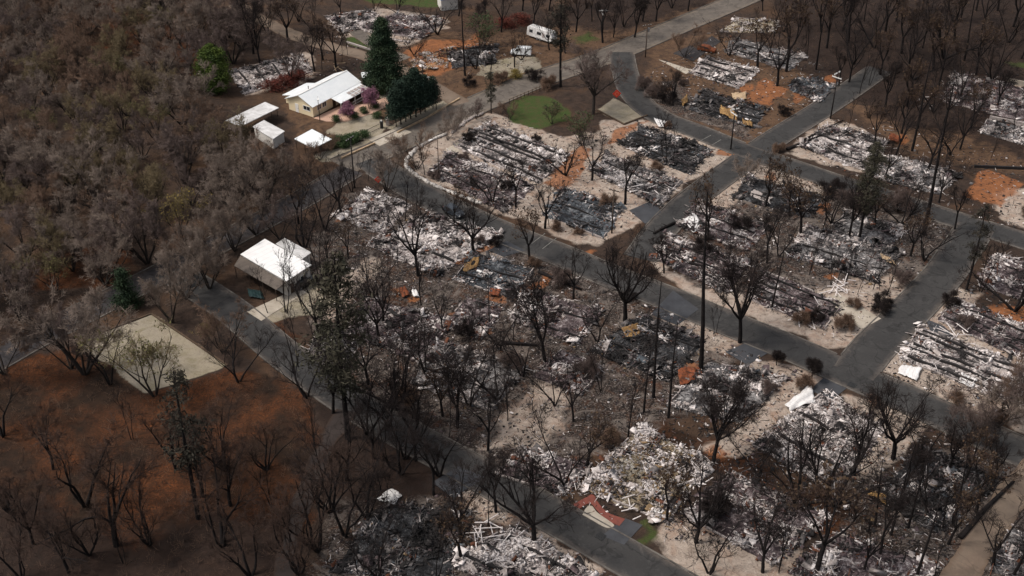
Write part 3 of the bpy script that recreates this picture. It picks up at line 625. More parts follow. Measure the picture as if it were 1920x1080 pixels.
def inquad(Q, u, v):
    return (Q[0] * (1 - u)[:, None] + Q[1] * u[:, None]) * (1 - v)[:, None] + (Q[3] * (1 - u)[:, None] + Q[2] * u[:, None]) * v[:, None]
def rubble_mesh(Q, pal, dens, area, seed, hi=0.32, fr=()):
    n = int(area * dens * 3.6); u, v = rng.random(n), rng.random(n)
    xy = inquad(Q, u * 1.06 - 0.03, v * 1.06 - 0.03)
    # heaps: keep more pieces where the clump noise is high
    cl = fbm(xy[:, 0] * 0.35, xy[:, 1] * 0.35, seed, 3); keep = rng.random(n) < np.clip((cl - 0.36) * 3.8, 0.06, 1)
    L2_ = np.linalg.norm(Q[3] - Q[0])
    for f_ in fr: keep &= (np.abs(v * 1.06 - 0.03 - f_) * L2_ > 0.42) | (rng.random(n) < .12)
    xy = xy[keep]; cl = cl[keep]; n = len(xy)
    kind = rng.random(n)
    S = np.zeros((n, 3)); big = rng.gamma(2.0, 0.048, n) + 0.05
    S[:, 0] = big; S[:, 0] *= rng.uniform(0.9, 1.5, n); S[:, 1] = big * rng.uniform(0.2, 0.8, n); S[:, 2] = big * rng.uniform(0.04, 0.3, n)
    st = kind < 0.16; S[st, 0] = rng.uniform(0.3, 1.3, st.sum()); S[st, 1] = rng.uniform(0.02, 0.045, st.sum()); S[st, 2] = rng.uniform(0.02, 0.05, st.sum())
    pl = kind > 0.975; S[pl, 0] = rng.uniform(0.4, 1.15, pl.sum()); S[pl, 1] = rng.uniform(0.2, 0.6, pl.sum()); S[pl, 2] = 0.02
    C = np.zeros((n, 3)); C[:, :2] = xy; C[:, 2] = 0.08 + mound(xy[:, 0], xy[:, 1], (seed - 2) // 3) + rng.random(n) ** 2 * hi * (0.4 + cl)
    ax = math.atan2(*(Q[1] - Q[0])[::-1])
    yaw = np.where(rng.random(n) < 0.6, ax + rng.choice([0, math.pi / 2], n) + rng.normal(0, 0.15, n), rng.uniform(0, math.pi, n))
    V, Fc = boxes(C, S, yaw, rng.normal(0, 0.35, n), rng.normal(0, 0.35, n))
    wts = np.array(PAL[pal][1]); wts = wts / wts.sum()
    # colours cluster: neighbouring pieces tend to share a material
    r = np.clip(rng.random(n) * 0.55 + (fbm(xy[:, 0] * 0.4, xy[:, 1] * 0.4, seed + 50, 3) - 0.5) * 1.5 + 0.225, 0, 0.999)
    order = np.array([3, 5, 2, 7, 4, 6, 1, 0]); cw = np.cumsum(wts[order]); mi = order[np.searchsorted(cw, r).clip(0, 7)]
    return np_mesh('rubble', V, Fc, RUB, np.repeat(mi, 6))
def sub(me, o):   # move mesh data so that the thing's base is its origin
    a = np.zeros(len(me.vertices) * 3, np.float32); me.vertices.foreach_get('co', a); a = a.reshape(-1, 3) - np.array(o, np.float32); me.vertices.foreach_set('co', a.ravel()); me.update()
for ri, (quad, pal, nb_, dens, label, short) in enumerate(RUINS):
    Q = np.array([P(*q_)[:2] for q_ in quad]); ruin_quads.append(Q)
    cen = Q.mean(0); o3 = (cen[0], cen[1], 0)
    area = 0.5 * abs(sum(Q[i][0] * Q[(i + 1) % 4][1] - Q[(i + 1) % 4][0] * Q[i][1] for i in range(4)))
    root = empty('house_ruin', o3, 0, label, 'burnt house', 'burnt-out house lots')
    L1, L2 = np.linalg.norm(Q[1] - Q[0]), np.linalg.norm(Q[3] - Q[0])
    nu, nv = max(8, int(L1 / 0.35)), max(8, int(L2 / 0.35))
    U, Vv = np.meshgrid(np.linspace(0, 1, nu), np.linspace(0, 1, nv)); u, v = U.ravel(), Vv.ravel()
    xy = inquad(Q, u, v)
    edge = np.minimum(np.minimum(u, 1 - u) * L1, np.minimum(v, 1 - v) * L2)
    dirn = xy - cen; k = (fbm(xy[:, 0] * 0.4, xy[:, 1] * 0.4, ri + 7) - 0.5) * 0.22 * np.exp(-edge / 1.5)
    xy = xy + dirn * k[:, None]
    z = 0.035 + np.clip(edge / 0.8, 0, 1) * (0.05 + mound(xy[:, 0], xy[:, 1], ri))
    q = np.arange((nu - 1) * (nv - 1)); b0 = (q // (nu - 1)) * nu + q % (nu - 1)
    cr = (Q[1][0] - Q[0][0]) * (Q[3][1] - Q[0][1]) - (Q[1][1] - Q[0][1]) * (Q[3][0] - Q[0][0])
    fc = np.stack([b0, b0 + 1, b0 + nu + 1, b0 + nu], 1)
    if cr < 0: fc = fc[:, ::-1]
    z[edge <= 0] = 0.0
    me = np_mesh('ash_bed', np.column_stack([xy, z]), fc, ['ash_' + pal], smooth=True); sub(me, o3); link('ash_bed', me, root)
    fr = [(i + 0.45 + 0.5 * random.random()) / (nb_ + 0.2) for i in range(nb_)]
    me = rubble_mesh(Q, pal, dens, area, ri * 3 + 2, fr=fr); sub(me, o3); o = link('rubble', me, root); o['kind'] = 'stuff'
    for i in range(nb_):       # chassis beams left standing in the ash
        mb = MB(); f_ = fr[i]
        a = Q[0] * (1 - f_) + Q[3] * f_; b_ = Q[1] * (1 - f_) + Q[2] * f_
        s0, s1 = random.uniform(0.0, 0.1), random.uniform(0.9, 1.0)
        pa, pb = a * (1 - s0) + b_ * s0, a * (1 - s1) + b_ * s1
        n_ = 5; n_ = 8; zz = [random.choice((.46, .44, .4, .36, .1, .42)) for _ in range(n_)]; pts = [pa + (pb - pa) * t + np.array((random.uniform(-.22, .22), random.uniform(-.22, .22))) for t in np.linspace(0, 1, n_)]
        for j in range(n_ - 1): mb.beam((*pts[j], zz[j]), (*pts[j + 1], zz[j + 1]), 0.34 if pal == 'white' else 0.2, 0.36 if pal == 'white' else .26)
        mb.build('floor_beam', 'rubble_black', root, org=o3)
    if pal in ('white', 'ochre', 'mauve', 'grey', 'blue') and ri not in (22, 23):
        for i0, i1 in ((0, 1), (1, 2), (2, 3), (3, 0)):
            for s_ in range(6):
                if random.random() < (0.45 if pal in ('white', 'ochre') else .6): continue
                a, b_ = Q[i0] + (Q[i1] - Q[i0]) * s_ / 6, Q[i0] + (Q[i1] - Q[i0]) * (s_ + random.uniform(.6, .95)) / 6
                mb = MB(); mb.beam((*a, 0.16), (*b_, 0.14 + random.uniform(-.04, .08)), 0.18, 0.32); mb.build('footing', 'rubble_pale', root, org=o3)
    LM.append((cen, short))

def near_poly(pts_px, n, margin=0.0):
    poly = [P(*q)[:2] for q in pts_px]; a = np.array(poly); out = []
    while len(out) < n:
        x, y = rng.uniform(a[:, 0].min(), a[:, 0].max()), rng.uniform(a[:, 1].min(), a[:, 1].max())
        if sdist(poly, np.array([x]), np.array([y]))[0] > margin: out.append((x, y))
    return out

# loose litter of burnt scraps between the lots: nobody could count it
LIT_AREAS = [([(765,302),(920,213),(1060,258),(1200,222),(1385,285),(1215,400),(1115,455),(800,340)], 1300), ([(1218,490),(1425,303),(1640,370),(1840,430),(1712,530),(1590,648)], 2200),
             ([(560,520),(700,350),(950,440),(1250,560),(1400,660),(1530,705),(1400,860),(1100,1000),(900,880),(700,760)], 5200), ([(1190,150),(1330,60),(1500,90),(1600,170),(1400,280)], 1300),
             ([(1400,840),(1740,795),(1930,880),(1800,1090),(1230,1010)], 2600), ([(620,1000),(850,910),(1000,960),(1150,1085),(600,1100)], 900), ([(1648,690),(1800,540),(1930,470),(1930,840)], 900),
             ([(1480,285),(1545,215),(1700,240),(1930,300),(1930,440),(1620,335)], 900), ([(760,120),(870,70),(1020,100),(940,150)], 300), ([(430,150),(700,20),(850,40),(760,90),(590,150)], 500), ([(1700,200),(1790,130),(1940,140),(1940,230)], 400)]
pts = []
for poly, n in LIT_AREAS:
    for p in near_poly(poly, int(n * 1.4)):
        if road_d(*p) > 0.3: pts.append(p)
pts = np.array(pts); n = len(pts); big = rng.gamma(2.0, 0.04, n) + 0.04; st = rng.random(n) < 0.4
S = np.stack([big, big * rng.uniform(.3, .9, n), big * rng.uniform(.08, .4, n)], 1)
S[st] = np.stack([rng.uniform(.15, .55, st.sum()), np.full(st.sum(), .035), np.full(st.sum(), .03)], 1)
V, Fc = boxes(np.column_stack([pts, np.full(n, 0.06)]), S, rng.uniform(0, 3.14, n), rng.normal(0, .2, n), rng.normal(0, .2, n))
mi = rng.choice(8, n, p=[.07, .12, .14, .48, .05, .12, .01, .01])
o = link('debris', np_mesh('debris', V, Fc, RUB, np.repeat(mi, 6))); o['kind'] = 'stuff'; o['label'] = 'burnt scraps scattered over the bare ground between the lots'; o['category'] = 'debris'

# ---------------------------------------------------------------- trees
def nrmz(a): return a / (np.linalg.norm(a, axis=-1, keepdims=True) + 1e-9)
def tubes(PT, R, k):
    """PT (M,n,3), R (M,n) -> verts, quads"""
    M, n, _ = PT.shape
    if M == 0: return np.zeros((0, 3)), np.zeros((0, 4), int)
    D = nrmz(PT[:, -1] - PT[:, 0]); up = np.where(np.abs(D[:, 2:3]) < 0.9, np.array([[0, 0, 1.0]]), np.array([[1.0, 0, 0]]))
    q = nrmz(np.cross(up, D)); r = np.cross(D, q); an = np.arange(k) * 2 * math.pi / k
    ring = np.cos(an)[None, :, None] * q[:, None] + np.sin(an)[None, :, None] * r[:, None]
    V = PT[:, :, None, :] + ring[:, None] * R[:, :, None, None]
    m_, i_, j_ = np.meshgrid(np.arange(M), np.arange(n - 1), np.arange(k), indexing='ij')
    b_ = m_ * n * k + i_ * k; jn = (j_ + 1) % k
    Fq = np.stack([b_ + j_, b_ + jn, b_ + k + jn, b_ + k + j_], -1).reshape(-1, 4)
    return V.reshape(-1, 3), Fq
def limbs(g, p, d, L, r, n, wob, trop, tip):
    """grow M limbs from p along d: returns points (M,n,3), radii"""
    M = len(p); PT = np.zeros((M, n, 3)); PT[:, 0] = p; d = nrmz(d); step = L / (n - 1)
    for i in range(1, n):
        d = nrmz(d + g.normal(0, wob, (M, 3)) + np.array([0, 0, trop]))
        PT[:, i] = PT[:, i - 1] + d * step[:, None]
    R = r[:, None] * np.linspace(1, tip, n)[None]
    return PT, R
def kids(g, PT, R, L, num, t0, t1, ang, jit, lr, rr, taper=0.5, up=0.0):
    M, n, _ = PT.shape; ids = np.repeat(np.arange(M), num); K = len(ids)
    t = g.uniform(t0, t1, K); x = t * (n - 1); i0 = np.minimum(x.astype(int), n - 2); f = (x - i0)[:, None]
    p = PT[ids, i0] * (1 - f) + PT[ids, i0 + 1] * f; d0 = nrmz(PT[ids, i0 + 1] - PT[ids, i0])
    az = nrmz(np.cross(d0, g.normal(0, 1, (K, 3)))); a = np.abs(g.normal(ang, jit, K))[:, None]
    d = nrmz(d0 * np.cos(a) + az * np.sin(a) + np.array([0, 0, up]))
    Lc = L[ids] * lr * (1 - taper * t) * g.uniform(0.7, 1.2, K); rc = (R[ids, i0] * (1 - f[:, 0]) + R[ids, i0 + 1] * f[:, 0]) * rr
    return p, d, Lc, rc
def join(parts):
    V, Fq, o = [], [], 0
    for v, f in parts: V.append(v); Fq.append(f + o); o += len(v)
    return np.concatenate(V), np.concatenate(Fq)
def leafquads(g, C, size, flat=0.5):
    n = len(C); a = nrmz(g.normal(0, 1, (n, 3))); bq = nrmz(np.cross(a, g.normal(0, 1, (n, 3)))); s = size * g.uniform(0.6, 1.4, n)[:, None]
    V = np.stack([C - a * s, C + bq * s * flat, C + a * s, C - bq * s * flat], 1).reshape(-1, 3)
    return V, np.arange(n * 4).reshape(-1, 4)
def bare_tree(seed, stems=3, h=10.0, lean=0.3, nk=(5, 5, 5, 4), r0=0.17, twig=0.013, ang=0.6, fork=0.28, wob=0.1, upk=0.16, leaf=None, single=False, l3=0.6):
    """multi-stem or single-trunk leafless tree; returns (trunk verts/faces, crown verts/faces)"""
    g = np.random.default_rng(seed); az = g.uniform(0, 6.28) + np.arange(stems) * 6.28 / stems + g.normal(0, .3, stems)
    if single:
        P0, R0 = limbs(g, np.zeros((1, 3)), np.array([[g.normal(0, .05), g.normal(0, .05), 1.0]]), np.array([h * fork]), np.array([r0 * 1.5]), 4, 0.05, 0.1, 0.78)
        p0 = np.repeat(P0[:, -1], stems, 0); base = [tubes(P0, R0, 7)]; Ls = h * (1 - fork) * g.uniform(.75, 1.0, stems)
    else:
        p0 = np.column_stack([np.cos(az) * .15, np.sin(az) * .15, np.zeros(stems)]); base = []; Ls = h * 0.86 * g.uniform(.75, 1.0, stems)
    le = lean * g.uniform(0.4, 1.4, stems)
    d0 = np.column_stack([np.cos(az) * np.sin(le), np.sin(az) * np.sin(le), np.cos(le)])
    A, RA = limbs(g, p0, d0, Ls, r0 * g.uniform(.7, 1.1, stems), 8, wob, 0.05, 0.18)
    p, d, L, r = kids(g, A, RA, Ls, nk[0], .25, 1, ang, .18, .55, .6, .45, upk)
    B, RB = limbs(g, p, d, L, np.maximum(r, .03), 6, wob * 1.2, .06, .3)
    p, d, L, r = kids(g, B, RB, L, nk[1], .2, 1, ang * 1.05, .2, .6, .6, .4, upk * .7)
    Cc, RCc = limbs(g, p, d, L, np.maximum(r, .018), 4, wob * 1.4, .03, .5)
    p, d, L, r = kids(g, Cc, RCc, L, nk[2], .15, 1, ang * 1.1, .25, l3, .6, .4, upk * .4)
    L = np.maximum(L, .5)
    D, RD = limbs(g, p, d, L, np.full(len(L), twig * 1.25), 3, .16, .02, .7)
    p, d, L, r = kids(g, D, RD, L, nk[3], .15, 1, ang * 1.1, .3, .75, .8, .3, 0)
    E, RE = limbs(g, p, d, np.maximum(L, .4), np.full(len(L), twig), 2, .15, 0, .7)
    tr = join(base + [tubes(A, RA, 6), tubes(B, RB, 4)]); cr_ = [tubes(Cc, RCc, 3), tubes(D, RD, 3), tubes(E, RE, 3)]
    lf = None
    if leaf:
        Ct = np.concatenate([E[:, -1], D[:, -1]]); Ct = Ct[g.random(len(Ct)) < leaf[0]]; Ct = Ct + g.normal(0, .12, Ct.shape)
        lf = leafquads(g, Ct, leaf[1], .7)
    return tr, join(cr_), lf
def pine_pole(seed, h=22.0, r0=0.26, t0=0.35, nb=60, ll=2.2, needles=0, droop=-0.25, top=1.0):
    g = np.random.default_rng(seed)
    A, RA = limbs(g, np.zeros((1, 3)), np.array([[g.normal(0, .02), g.normal(0, .02), 1.0]]), np.array([h]), np.array([r0]), 12, .012, .05, .22)
    n = nb; t = g.uniform(t0, top, n) ** 1.0; x = t * 11; i0 = np.minimum(x.astype(int), 10); f = (x - i0)[:, None]
    p = A[0][i0] * (1 - f) + A[0][i0 + 1] * f; az = g.uniform(0, 6.28, n); prof = np.sin(np.clip((t - t0) / (1.02 - t0), 0, 1) * 2.6 + .35)
    L = ll * np.clip(prof, .2, 1) * g.uniform(.5, 1.2, n); d = np.column_stack([np.cos(az), np.sin(az), g.normal(droop * .3, .2, n)])
    B, RB = limbs(g, p, d, L, np.full(n, .034), 5, .07, droop * .35, .45)
    p, d, L2, r = kids(g, B, RB, L, 4, .25, 1, .6, .2, .45, .6, .4, 0)
    Cc, RCc = limbs(g, p, d, np.maximum(L2, .25), np.full(len(p), .016), 3, .12, -.04, .7)
    lf = None
    if needles:
        Ct = np.concatenate([B[:, 2:].reshape(-1, 3), Cc.reshape(-1, 3)]); Ct = np.repeat(Ct, needles, 0)
        Ct = Ct[g.random(len(Ct)) < .75]; cl = g.normal(0, .25, Ct.shape); lf = leafquads(g, Ct + cl, .24, .3)
    return tubes(A, RA, 8), join([tubes(B, RB, 3), tubes(Cc, RCc, 3)]), lf
def leafy(seed, h=10.0, wdt=3.0, base=0.12, shape='cone', clumps=110, per=150, ls=0.16, r0=0.2, flat=.5):
    g = np.random.default_rng(seed)
    A, RA = limbs(g, np.zeros((1, 3)), np.array([[0, 0, 1.0]]), np.array([h * .92]), np.array([r0]), 6, .02, .05, .15)
    t = g.random(clumps) ** (1.25 if shape == 'cone' else .9)
    if shape == 'cone': prof = (1 - t) ** .75 + .05
    elif shape == 'egg': prof = np.sin(np.clip(t * .95 + .08, 0, 1) * math.pi) ** .6
    else: prof = np.sqrt(np.clip(1 - (2 * t - .75) ** 2 / 1.6, .05, 1))
    az = g.uniform(0, 6.28, clumps); rad = wdt * prof * np.sqrt(g.uniform(.12, 1, clumps)) * g.uniform(.8, 1.12, clumps); z = h * (base + (1 - base) * t)
    C = np.column_stack([np.cos(az) * rad, np.sin(az) * rad, z]); sz = .32 + wdt * .13 * prof
    Lc = np.repeat(C, per, 0) + g.normal(0, 1, (clumps * per, 3)) * np.repeat(sz, per)[:, None] * np.array([1, 1, .6]); Lc[:, 2] = np.minimum(Lc[:, 2], h)
    Lc = Lc[Lc[:, 2] > h * base * .8]
    B = np.stack([np.column_stack([np.zeros(clumps), np.zeros(clumps), np.maximum(z - .12 * h, .1)]), C], 1)
    br = tubes(B, np.tile([[.05, .02]], (clumps, 1)), 3)
    return join([tubes(A, RA, 7), br]), leafquads(g, Lc, ls, flat), None
PROTO = {}
def proto(kind, gen, hh, tm, cm, lm=None):
    tr, cr_, lf = gen; top = max(tr[0][:, 2].max(), cr_[0][:, 2].max())
    mt_ = np_mesh(kind + '_trunk', tr[0], tr[1], [tm], smooth=True)
    mats_ = [cm] + ([lm] if lm else [])
    if lf is not None:
        v, f = join([cr_, lf]); mi_ = np.concatenate([np.zeros(len(cr_[1]), int), np.full(len(lf[1]), len(mats_) - 1, int)])
        mc = np_mesh(kind + '_crown', v, f, mats_, mi_)
    else: mc = np_mesh(kind + '_crown', cr_[0], cr_[1], mats_)
    PROTO.setdefault(kind, []).append((mt_, mc, top))
for i in range(7):
    tm = ['twig_grey', 'twig_brown', 'twig_grey', 'twig_mauve', 'twig_brown', 'twig_mauve', 'twig_olive'][i]
    proto('forest', bare_tree(100 + i, [5, 4, 6, 4, 5, 6, 5][i], 10, .52, (6, 5, 5, 6), .15, .0165, .62, wob=.08, upk=.2, l3=.55), 10, 'bark_live', tm)
for i in range(3):
    proto('budding', bare_tree(140 + i, 4, 10, .34, (5, 5, 5, 3), .13, .014, .62, leaf=(.3, .11)), 10, 'bark_live', 'twig_olive', ['bud_olive', 'bud_olive', 'bud_yellow'][i])
for i in range(7):
    s_ = [1, 1, 0, 0, 1, 0, 1][i]
    proto('burnt', bare_tree(200 + i, [4, 5, 3, 3, 3, 4, 5][i], 10, [.5, .55, .34, .3, .42, .4, .5][i], (6, 5, 4, 4) if i in (1, 4) else (5, 4, 4, 3), .145, .0115, .58, .26 if i != 4 else .36, .12, .14, single=bool(s_)), 10, 'bark_burnt', 'twig_burnt')
for i in range(2): proto('burnt', bare_tree(220 + i, 4, 10, .4, (5, 4, 4, 3), .16, .012, .58, .3, .12, .14, single=True, leaf=(.22, .16)), 10, 'bark_burnt', 'twig_dark', 'leaf_scorched')
for i in range(4): proto('dusk', bare_tree(240 + i, [3, 4, 5, 4][i], 10, [.4, .5, .45, .6][i], (5, 5, 4, 4), .17, .0125, .6, .25, .14, .12, single=i % 2 == 1), 10, 'bark_burnt', 'twig_dark')
for i in range(2):
    proto('broad', bare_tree(230 + i, [5, 6][i], 12, .62, (6, 5, 4, 4), .2, .013, .55, .22, .12, .12, single=True), 12, 'bark_burnt', 'twig_burnt')
for i in range(4): proto('slim', bare_tree(250 + i, [1, 2, 1, 2][i], 10, .09, (7, 3, 3, 2), .1, .011, .42, wob=.06, upk=.3, l3=.5), 10, 'bark_burnt', 'twig_burnt')
for i in range(4): proto('pole', pine_pole(300 + i, 22, .27, [.4, .5, .3, .6][i], [55, 40, 70, 30][i], [2.4, 1.6, 2.0, 1.4][i]), 22, 'bark_burnt', 'twig_burnt')
for i in range(3): proto('needled', pine_pole(320 + i, 20, .28, [.3, .38, .25][i], [70, 60, 90][i], [3.0, 2.6, 3.1][i], [3, 3, 4][i], -.1), 20, 'bark_burnt', 'twig_burnt', ['needle_burnt', 'needle_burnt', 'needle_brown'][i])
for i in range(3): proto('small', bare_tree(340 + i, 5, 6, .45, (6, 5, 5, 3), .07, .012, .6, wob=.12), 6, 'bark_live', ['twig_grey', 'twig_brown', 'twig_mauve'][i])
proto('round', bare_tree(350, 7, 11, .62, (7, 5, 5, 4), .17, .013, .6, .3, .1, .14, single=True), 11, 'bark_live', 'twig_mauve')
proto('round', bare_tree(351, 7, 11, .6, (7, 5, 5, 4), .17, .013, .6, .3, .1, .14, single=True), 11, 'bark_burnt', 'twig_burnt')
for i in range(3): proto('shrub', bare_tree(360 + i, 8, 2.4, .8, (5, 5, 4, 3), .035, .012, .7, wob=.16), 2.4, 'bark_burnt', ['twig_burnt', 'twig_mauve', 'twig_brown'][i])
proto('lollipop', bare_tree(370, 8, 3.6, .75, (6, 5, 5, 3), .06, .013, .7, .42, .14, .05, single=True), 3.6, 'bark_burnt', 'twig_burnt')
proto('pale', bare_tree(380, 4, 10, .4, (6, 5, 5, 4), .13, .014, .6), 10, 'bark_live', 'twig_pale')
proto('greenish', bare_tree(390, 5, 8, .45, (6, 5, 4, 3), .1, .012, .6, leaf=(.45, .14)), 8, 'bark_live', 'twig_brown', 'leaf_green')
proto('cedar', leafy(400, 18, 4.4, .1, 'cone', 230, 150, .19, .38), 18, 'bark_live', 'leaf_cedar')
for i in range(2): proto('rowtree', leafy(410 + i, 7.5, 1.7, .26, 'cone', 80, 120, .13, .13), 7.5, 'bark_live', 'leaf_row')
proto('bright', leafy(420, 12, 3.6, .04, 'egg', 170, 140, .2, .25), 12, 'bark_live', 'leaf_bright')
proto('smallgreen', leafy(425, 6, 1.5, .05, 'cone', 60, 120, .12, .1), 6, 'bark_live', 'leaf_cedar')
proto('bush', leafy(430, 1.5, .9, .05, 'ball', 26, 60, .11, .05), 1.5, 'bark_live', 'leaf_green')
proto('redbud', bare_tree(440, 5, 5, .6, (6, 5, 5, 4), .06, .012, .6, leaf=(.75, .10)), 5, 'bark_live', 'blossom', 'blossom')
proto('redbush', leafy(455, 2.2, 1.7, .05, 'ball', 40, 60, .12, .06), 2.2, 'bark_live', 'leaf_red')
proto('yellowbush', leafy(450, 2.6, 1.6, .05, 'ball', 40, 60, .12, .06), 2.6, 'bark_live', 'bud_yellow')
KINDS = {'dusk': ('dark_oak', 'tree'), 'redbush': ('red_shrub', 'shrub'), 'forest': ('bare_oak', 'tree'), 'budding': ('budding_oak', 'tree'), 'burnt': ('burnt_tree', 'tree'), 'broad': ('burnt_oak', 'tree'), 'slim': ('burnt_sapling', 'tree'), 'pole': ('charred_pine', 'tree'),
         'needled': ('scorched_pine', 'tree'), 'small': ('bare_sapling', 'tree'), 'round': ('round_oak', 'tree'), 'shrub': ('burnt_shrub', 'shrub'), 'lollipop': ('burnt_shrub_tree', 'shrub'), 'pale': ('pale_oak', 'tree'),
         'greenish': ('leafing_tree', 'tree'), 'cedar': ('cedar', 'tree'), 'rowtree': ('conifer', 'tree'), 'bright': ('broadleaf_evergreen', 'tree'), 'smallgreen': ('young_conifer', 'tree'), 'bush': ('garden_bush', 'shrub'),
         'redbud': ('redbud', 'tree'), 'yellowbush': ('yellow_bush', 'shrub')}
def plant(kind, xy, h, var=None, label=None, group=None, lean=(0, 0), wide=1.0):
    tr, cr_, top = PROTO[kind][rng.integers(len(PROTO[kind])) if var is None else var]
    nm_, cat = KINDS[kind]; o = empty(nm_, (xy[0], xy[1], -0.03), rng.uniform(0, 6.28), label, cat, group)
    s = h / top; o.scale = (s * wide, s * wide, s)
    o.rotation_euler = (lean[0], lean[1], o.rotation_euler[2])
    link('trunk', tr, o); link('crown', cr_, o)
    return o

# forest on the left: bare oaks packed together
FOREST = [(-60,-30),(330,-30),(440,110),(432,230),(520,300),(600,322),(560,350),(430,430),(330,480),(235,530),(100,590),(-60,655)]
fp = [P(*q)[:2] for q in FOREST]; fa = np.array(fp); got = []; tries = 0
while len(got) < 160 and tries < 20000:
    tries += 1
    x, y = rng.uniform(fa[:, 0].min(), fa[:, 0].max()), rng.uniform(fa[:, 1].min(), fa[:, 1].max())
    if sdist(fp, np.array([x]), np.array([y]))[0] < 0 or road_d(x, y) < 1.5: continue
    if got and min((x - a) ** 2 + (y - b_) ** 2 for a, b_ in got) < 6.9 ** 2: continue
    got.append((x, y))
BG = P(405, 172)[:2]
CARP = [P(500, 232)[:2], P(605, 225)[:2], P(490, 245)[:2], P(560, 275)[:2]]
for x, y in got:
    if min(np.hypot(x - c_[0], y - c_[1]) for c_ in CARP) < 8 or min(np.hypot(x - c_[0], (y - c_[1] + 8) * .7) for c_ in CARP) < 6 or (abs(x - BG[0]) < 5.5 and -16 < y - BG[1] < 5): continue
    h = rng.uniform(9.5, 14.0)
    if rng.random() < 0.11: plant('budding', (x, y), h * .9, None, 'budding olive-tinged oak in the dense unburnt wood at left', 'budding oaks in the left wood')
    else: plant('forest', (x, y), h, None, 'bare grey-brown oak in the dense unburnt wood at left', 'bare oaks in the left wood', wide=1.12)

